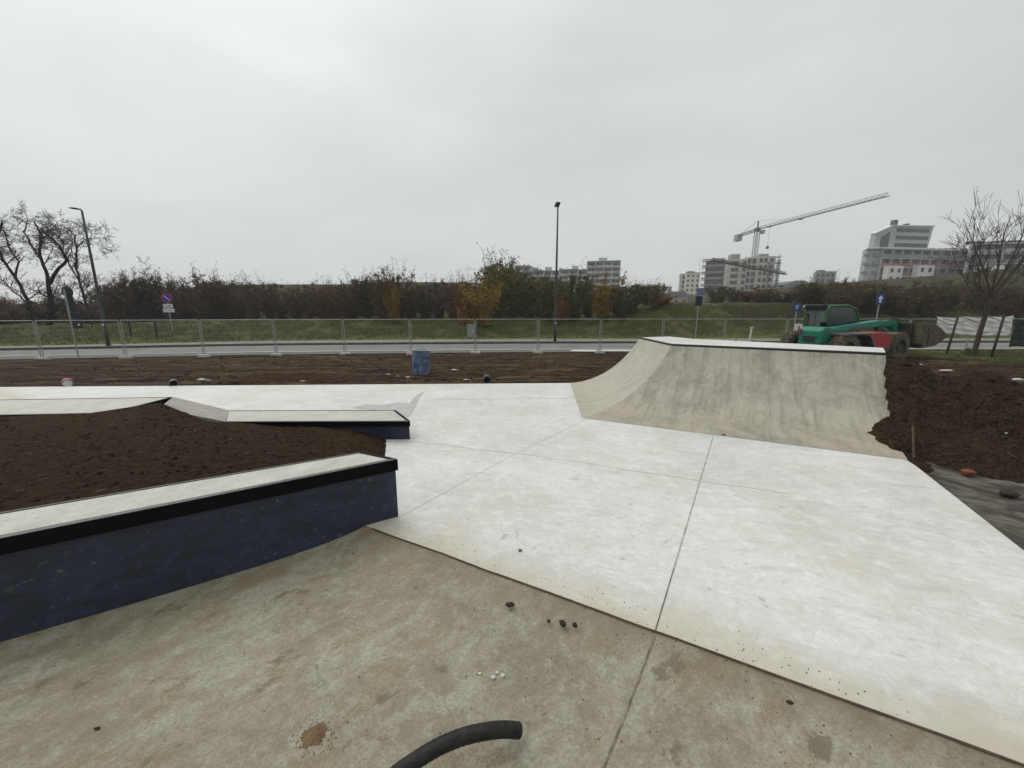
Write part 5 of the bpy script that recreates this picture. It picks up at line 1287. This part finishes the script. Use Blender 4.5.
# scaffolded building
o_, ang, W = frame2(699, 196, 727, 190); t = thing('scaffolded_building', 'half finished grey building with stacked balcony slabs and blue netting', 'building', o_, ang)
zt = zpx(712, 260.5, 193); m_ = MB(); m_.box(1.5, W, .3, 14, -1, zt); m_.build('wall', BM['grey'], t)
m_ = MB(); d_ = MB(); z = zt; k = 0
while z > 2:
    m_.prism([(-.2, 2.0), (1.6, -1.6), (W * .7, -2.2), (W + .3, -.4), (W + .3, .3), (.0, .3)], z - .35, z - .05, 'z'); d_.box(2, W - .5, .1, .28, z - 2.6, z - .6)
    m_.box(.2, W * .8, -2.0, -1.9, z + .05, z + .7); z -= 2.9
m_.build('balcony_slab', BM['slab'], t); d_.build('recess', BM['dark'], t)
m_ = MB()
for q in range(8):
    xx = -.8 + q * (W * .85) / 7; m_.tube([(xx, -2.9, 0), (xx, -2.9, zt + 1.2)], .08, 4)
for q in range(11): m_.tube([(-.8, -2.9, zt - q * 2.0), (W * .85, -2.9, zt - q * 2.0)], .06, 4)
m_.build('scaffold', M['galv'], t)
m_ = MB(); m_.box(-1.0, 2.8, -3.2, -3.05, -1, zpx(703, 288, 193)); m_.box(-1.15, -1.0, -3.2, 4, -1, zpx(703, 286, 193)); m_.build('blue_net', BM['bluenet'], t)
m_ = MB(); m_.box(.5, 2.4, -3.3, -3.22, -1, zpx(703, 297, 193)); m_.build('dark_opening', BM['dark'], t)

# beige building under construction
o_, ang, W = frame2(724, 186, 771, 182); t = thing('unfinished_building', 'beige unfinished block under the tower crane with dark openings', 'building', o_, ang)
zt = zpx(750, 256.5, 184); m_ = MB(); m_.box(0, W * .42, 0, 13, -1, zt - 1.0); m_.box(W * .42, W * .62, 1.0, 13, -1, zt - .1); m_.box(W * .62, W, 0, 13, -1, zt); m_.build('wall', BM['beige'], t)
m_ = MB()
for q in range(8): m_.box(-.1, W * .42, -.06, -.02, zt - 3.6 - q * 2.9, zt - 3.45 - q * 2.9); m_.box(W * .62, W + .1, -.06, -.02, zt - 2.6 - q * 2.9, zt - 2.45 - q * 2.9)
m_.box(W * .1, W * .3, 3, 7, zt - 1, zt + 1.6); m_.box(W * .7, W * .9, 3, 7, zt, zt + 1.4); m_.build('floor_slab', BM['slab'], t)
windows(t, [W * .12, W * .20, W * .36], [zt - 3.6 - 2.9 * k for k in range(6)], 0, 1.5, 1.7)
windows(t, [W * .47, W * .57], [zt - 3.0 - 2.9 * k for k in range(6)], 1.0, 1.5, 2.2); windows(t, [W * .70, W * .80, W * .92], [zt - 2.6 - 2.9 * k for k in range(6)], 0, 1.3, 1.7)
m_ = MB()
for q in range(9):
    for yy in (-.2, -1.2): m_.tube([(W + .9, yy - .5 + q % 2, 0), (W + .9, yy - .5 + q % 2, zt + .6)], .07, 4)
    m_.box(W + .1, W + 1.6, -1.4, 2, zt - .6 - q * 2.6, zt - .45 - q * 2.6)
for xx in (.2, .35, .8): m_.tube([(W * xx, -1.1, 0), (W * xx, -1.1, zt + .8)], .06, 4)
for q in range(4): m_.tube([(0, -1.1, zt - 3 - q * 5.8), (W, -1.1, zt - 3 - q * 5.8)], .05, 4)
m_.build('scaffold', M['t_grey'], t)

# large grey building at the right
def band_building(t, x0, x1, y0, dep, zt, zb, st, parapets, wallm, cols_w, recess=BM['dark']):
    wb, rb2 = MB(), MB(); wb.prism([(x0, y0), (x1, y0), (x1 + dep, y0 + dep), (x0 + dep * .92, y0 + dep)], zb, zt, 'z')
    for k, pm in enumerate(parapets):
        z = zt - .35 - k * st; rb2.box(x0 + .3, x1 - .3, y0 - .06, y0 - .02, z - 1.75, z - .15)
        pb = MB(); pb.box(x0, x1, y0 - 1.1, y0 - .07, z - 2.9, z - 1.75); pb.build('parapet', BM[pm], t)
        sb = MB(); sb.box(x0, x1, y0 - 1.25, y0 - .07, z - .15, z + .05); sb.build('floor_edge', BM['white'], t)
    n_ = max(2, int((x1 - x0) / cols_w)); 
    for q in range(n_ + 1): xx = lerp(x0, x1, q / n_); wb.box(xx - .2, xx + .2, y0 - 1.0, y0 - .07, zb, zt - .4)
    wb.build('wall', wallm, t); rb2.build('recess', recess, t)
o_, ang, W = frame2(872, 146, 966, 152); t = thing('hillside_building', 'large grey building on the hill with red bands and upper block', 'building', o_, ang); o_.z = 2; t.location.z = 0
zt = zpx(915, 249, 148); band_building(t, 0, W, 0, 14, zt, 2, 3.15, ['grey', 'red', 'red', 'red', 'grey'], BM['lgrey'], 4.2)
windows(t, frange(0, W, 17), [zt - 2.0, zt - 5.15], -.03, 1.1, 1.3)
# receding left wing
m_ = MB(); m_.prism([(-3.6, 1.6), (-.01, 0), (3, 5), (-.4, 6)], 2, zt - .3, 'z'); m_.build('side_wing', BM['lgrey'], t)
m_ = MB(); m_.prism([(-4.6, 1.0), (-.2, -1.4), (W + .2, -1.4), (W + 8, 8), (1.5, 8)], zt - .25, zt + .15, 'z'); m_.build('eaves', BM['white'], t)
for q in range(6):
    z = zt - 1.6 - q * 3.1
    m_ = MB(); m_.prism([(-4.4, 1.9), (-3.1, .8), (-2.7, 1.5), (-3.4, 2.2)], z - 1.1, z - .2, 'z'); m_.build('side_balcony', BM['grey'], t)
    m_ = MB(); m_.prism([(-1.9, .2), (-.7, -.5), (-.6, .2), (-1.7, .8)], z - 1.3, z, 'z'); m_.build('side_balcony', BM['grey'], t)
# white projecting bays
for pa, pb, pt, pbt in ((874, 888, 266.5, 290), (902, 918, 265.5, 281)):
    a = (pa - 872) / 94 * W; b = (pb - 872) / 94 * W; z1_ = zpx(880, pt, 146); m_ = MB(); m_.box(a, b, -3, -1.3, 2, z1_); m_.build('white_bay', BM['white'], t)
    windows(t, [lerp(a, b, .27), lerp(a, b, .73)], [z1_ - 2.3, z1_ - 5.2, z1_ - 8.1], -3, 1.3, 1.4)
# upper block with sloping left end
a, b = (868 - 872) / 94 * W, (921 - 872) / 94 * W; zu = zpx(900, 229.5, 156); zl = zpx(870, 238, 156)
m_ = MB(); m_.prism([(a, zt), (b, zt), (b + .9, zu), (lerp(a, b, .30), zu - .4), (a + .5, zl)], 1.5, 3.2); m_.build('upper_block', BM['lgrey'], t)
m_ = MB(); m_.prism([(lerp(a, b, .28), zu - .4), (b + 1.2, zu), (b + 1.2, zu + .35), (lerp(a, b, .28), zu - .05), (a + .2, zl + .35), (a + .2, zl)], 1.1, 3.4); m_.build('upper_roof', BM['white'], t)
m_ = MB()
for q in range(3):
    z = zu - 2.2 - q * 2.6
    if z > zt + .3: m_.box(lerp(a, b, .38), b - .6, 1.4, 1.46, z, z + 1.3)
m_.prism([(lerp(a, b, .12), zt + .6), (lerp(a, b, .27), zt + .6), (lerp(a, b, .27), zu - 2.0), (lerp(a, b, .12), zl - 1.2)], 1.4, 1.46); m_.build('window_band', M['glass'], t)
m_ = MB(); m_.box(lerp(a, b, .32), lerp(a, b, .38), 1.6, 3, zu, zu + 1.9); m_.box(lerp(a, b, .55), lerp(a, b, .6), 1.6, 3, zu, zu + .8); m_.build('chimney', BM['dark'], t)
m_ = MB()
for q in range(30): xx = lerp(b + 2, W, q / 29); m_.rock((xx, 3, zt + .5), random.uniform(.5, .95), q, (1, .8, .8))
m_.build('roof_planting', simple('roof_garden_brown', (.10, .085, .06), .95, vary=.3, scale=2), t)
# second long building to the right
o_, ang, W = frame2(958, 139, 1090, 132); t = thing('terrace_building', 'grey building with white floor lines behind the young tree at right', 'building', o_, ang)
zt = zpx(1000, 242, 136); band_building(t, 0, W, 0, 14, zt, 2, 3.3, ['lgrey', 'grey', 'grey', 'lgrey'], BM['lgrey'], 7.5)
m_ = MB()
for q in range(26): m_.rock((lerp(1, W, q / 25), 2, zt + .5), random.uniform(.4, 1.0), q + 60, (1.1, .8, .8))
m_.build('roof_planting', simple('roof_garden_olive', (.095, .085, .06), .95, vary=.3, scale=2), t)
windows(t, frange(0, W, 16), [zt - 2.1, zt - 5.4, zt - 8.7], -.03, 1.4, 1.4)
m_ = MB(); m_.box(1.5, 9.5, -2.2, -1.3, 2, zt - 7.6); m_.build('white_bay', BM['white'], t); windows(t, [3.5, 7.2], [zt - 10], -2.2, 1.2, 1.3)

# ------------------------------------------------------------------ cranes
def lattice(m_, a, b, w, n_, r, tri=False):
    a, b = Vector(a), Vector(b); d = (b - a).normalized(); s = d.cross(Vector((0, 0, 1)))
    if s.length < .1: s = Vector((1, 0, 0))
    s.normalize(); u = s.cross(d).normalized()
    offs = [s * w / 2 + u * 0, s * -w / 2, u * w] if tri else [s * w / 2 + u * w / 2, s * w / 2 - u * w / 2, s * -w / 2 - u * w / 2, s * -w / 2 + u * w / 2]
    for qi, o in enumerate(offs): m_.tube([a + o, b + o], r * (.5 if tri and qi == 2 else 1.25 if tri else 1), 4)
    k = len(offs)
    for i in range(n_):
        p, q = a.lerp(b, i / n_), a.lerp(b, (i + 1) / n_); mid = a.lerp(b, (i + .5) / n_)
        for j in range(k):
            o1, o2 = offs[j], offs[(j + 1) % k]
            m_.tube([p + o1, mid + o2], r * .55, 3, cap=False); m_.tube([mid + o2, q + o1], r * .55, 3, cap=False)
crane_m = simple('crane_grey', (.085, .088, .092), .6, vary=.1, scale=1); crane_w = simple('crane_weight', (.30, .31, .31), .8, vary=.1, scale=1); crane_b = simple('crane_brown', (.045, .025, .018), .7, vary=.1, scale=1)
ZJ = 41.0; mast = P(757.5, 229.5, ZJ) ; tip = P(888, 196, ZJ); tail = P(737, 236.5, ZJ)
t = thing('tower_crane', 'tall grey tower crane with long jib over the beige building', 'crane', (mast.x, mast.y, 0)); O = Vector((mast.x, mast.y, 0))
m_ = MB(); lattice(m_, (0, 0, 0), (0, 0, ZJ - .5), 1.7, 22, .13); m_.build('mast', crane_m, t)
jd = (tip - mast); jd.z = 0; jl = jd.length; jd.normalize(); td = (tail - mast); tl = td.length; td.normalize()
m_ = MB(); lattice(m_, jd * 1.0 + Vector((0, 0, ZJ)), jd * jl + Vector((0, 0, ZJ)), 1.3, 26, .11, True); m_.build('jib', crane_m, t)
m_ = MB(); lattice(m_, Vector((0, 0, ZJ)), td * tl + Vector((0, 0, ZJ)), 1.1, 8, .12); m_.build('counter_jib', crane_m, t)
m_ = MB(); m_.box(-1, 1, -1, 1, ZJ - 1.0, ZJ + .8); m_.tube([(0, 0, ZJ), (0, 0, ZJ + 4.0)], .35, 6); m_.tube([(0, 0, ZJ + 4), td * tl * .8 + Vector((0, 0, ZJ + .8))], .09, 4); m_.tube([(0, 0, ZJ + 4), jd * jl * .3 + Vector((0, 0, ZJ + 1.3))], .06, 4); m_.build('slewing_tower', crane_m, t)
m_ = MB(); q = td * (tl - 1.2); m_.box(q.x - 1.4, q.x + 1.4, q.y - 1.6, q.y + 1.6, ZJ - 2.6, ZJ + .6); m_.build('counterweight', crane_w, t)
m_ = MB(); m_.box(.9, 2.3, -2.6, -.9, ZJ - 2.3, ZJ - .6); m_.build('operator_cab', crane_w, t)
m_ = MB(); q = jd * 7.5; m_.tube([(q.x, q.y, ZJ), (q.x, q.y, ZJ - 9)], .05, 4); m_.rock((q.x, q.y, ZJ - 9.6), .65, 3, (1, 1, 1.2)); m_.box(q.x - .6, q.x + .6, q.y - .6, q.y + .6, ZJ - .4, ZJ - .1); q = jd * 24; m_.box(q.x - .7, q.x + .7, q.y - .7, q.y + .7, ZJ - .5, ZJ - .1); m_.build('hook_block', crane_m, t)
# second, low crane
Yc = 158; c0 = PY(777.5, 272, Yc); t = thing('low_crane', 'smaller crane with brown jib crossing in front of the unfinished building', 'crane', (c0.x, Yc, 0))
m_ = MB(); ztop = PY(777.5, 259.5, Yc).z; lattice(m_, (0, 0, 0), (0, 0, ztop), .9, 14, .09); c1 = PY(770.5, 262, Yc); lattice(m_, (c1.x - c0.x, .5, 0), (c1.x - c0.x, .5, c1.z), .6, 10, .06)
for zz_ in (.45, .62, .80, .93): m_.tube([(c1.x - c0.x - 1.2, .3, ztop * zz_), (1.6, 0, ztop * zz_)], .08, 4)
m_.build('mast', crane_m, t)
j0 = PY(712, 260.5, 138); j1 = PY(786, 274.5, 160); oo = Vector((c0.x, Yc, 0))
m_ = MB(); lattice(m_, j0 - oo, j1 - oo, .9, 20, .17, True); m_.build('jib', crane_b, t)

# ------------------------------------------------------------------ haze, sky, sun
m_ = MB(); m_.box(-520, 520, -60, 520, -3, 62); hz_o = m_.build('haze', None or M['white'], kind='stuff')
hm = bpy.data.materials.new('haze_air'); hm.use_nodes = True; nt = hm.node_tree; nt.nodes.clear()
out = nt.nodes.new('ShaderNodeOutputMaterial'); pv = nt.nodes.new('ShaderNodeVolumePrincipled')
pv.inputs['Color'].default_value = (.93, .95, .98, 1); pv.inputs['Density'].default_value = .00062; pv.inputs['Anisotropy'].default_value = .2
L(nt, pv.outputs[0], out.inputs['Volume']); hz_o.data.materials.clear(); hz_o.data.materials.append(hm)
hz_o.display_type = 'WIRE'

w = bpy.data.worlds.new('World'); scene.world = w; w.use_nodes = True; nt = w.node_tree; nt.nodes.clear()
out = nt.nodes.new('ShaderNodeOutputWorld'); bg = nt.nodes.new('ShaderNodeBackground'); sky = nt.nodes.new('ShaderNodeTexSky')
SUN_EL, SUN_AZ = R(50), R(-58)
sky.sky_type = 'NISHITA'; sky.sun_disc = False; sky.sun_elevation = SUN_EL; sky.sun_rotation = SUN_AZ; sky.air_density = 1.0; sky.dust_density = 3.0
tc = N(nt, 'ShaderNodeTexCoord'); sx = N(nt, 'ShaderNodeSeparateXYZ'); L(nt, tc.outputs['Generated'], sx.inputs[0])
mp = N(nt, 'ShaderNodeMapping'); mp.inputs['Scale'].default_value = (1, 1, 2.6); L(nt, tc.outputs['Generated'], mp.inputs[0])
cl = nz(nt, mp.outputs[0], 1.6, 4, .5, .3)
elev = N(nt, 'ShaderNodeValToRGB'); L(nt, rng(nt, sx.outputs[2], 0, 1), elev.inputs[0])
e = elev.color_ramp.elements
def cc(v, b=1.0): return (v * 1.0, v * 1.035, v * b * 1.0, 1)
e[0].position = 0.0; e[0].color = cc(.66, 1.0); e[1].position = 1.0; e[1].color = cc(1.12, 1.01)
for pos, v in ((.12, .655), (.30, .655), (.50, .72), (.72, .95)):
    k = elev.color_ramp.elements.new(pos); k.color = cc(v, 1.03)
mul = mix(nt, 1.0, elev.outputs[0], (10, 10, 10), 'MULTIPLY')
cv = N(nt, 'ShaderNodeCombineXYZ'); f = rng(nt, cl, .34, .66, .93, 1.10)
for i in range(3): L(nt, f, cv.inputs[i])
mul = mix(nt, 1.0, mul, cv.outputs[0], 'MULTIPLY')
mul.node.clamp_result = False
dt = N(nt, 'ShaderNodeVectorMath', operation='DOT_PRODUCT'); L(nt, tc.outputs['Generated'], dt.inputs[0])
dt.inputs[1].default_value = (math.sin(SUN_AZ) * math.cos(SUN_EL), math.cos(SUN_AZ) * math.cos(SUN_EL), math.sin(SUN_EL))
gl = rng(nt, dt.outputs['Value'], .62, 1.0, .955, 1.30); cg = N(nt, 'ShaderNodeCombineXYZ')
for i in range(3): L(nt, gl, cg.inputs[i])
mul = mix(nt, 1.0, mul, cg.outputs[0], 'MULTIPLY')
L(nt, mix(nt, .94, sky.outputs[0], mul), bg.inputs['Color']); bg.inputs['Strength'].default_value = .1
L(nt, bg.outputs[0], out.inputs[0])
sl = bpy.data.lights.new('sun', 'SUN'); sl.energy = 1.2; sl.angle = R(45); sl.color = (1.0, .975, .94)
so_ = bpy.data.objects.new('sun', sl); col.objects.link(so_); 
sd = Vector((math.sin(SUN_AZ) * math.cos(SUN_EL), math.cos(SUN_AZ) * math.cos(SUN_EL), math.sin(SUN_EL)))
so_.rotation_euler = sd.to_track_quat('Z', 'Y').to_euler(); so_.location = (0, -10, 40)

scene.view_settings.view_transform = 'Standard'; scene.view_settings.look = 'None'; scene.view_settings.exposure = 0; scene.view_settings.gamma = 1
scene.cycles.max_bounces = 6; scene.cycles.volume_bounces = 1; scene.cycles.transparent_max_bounces = 6
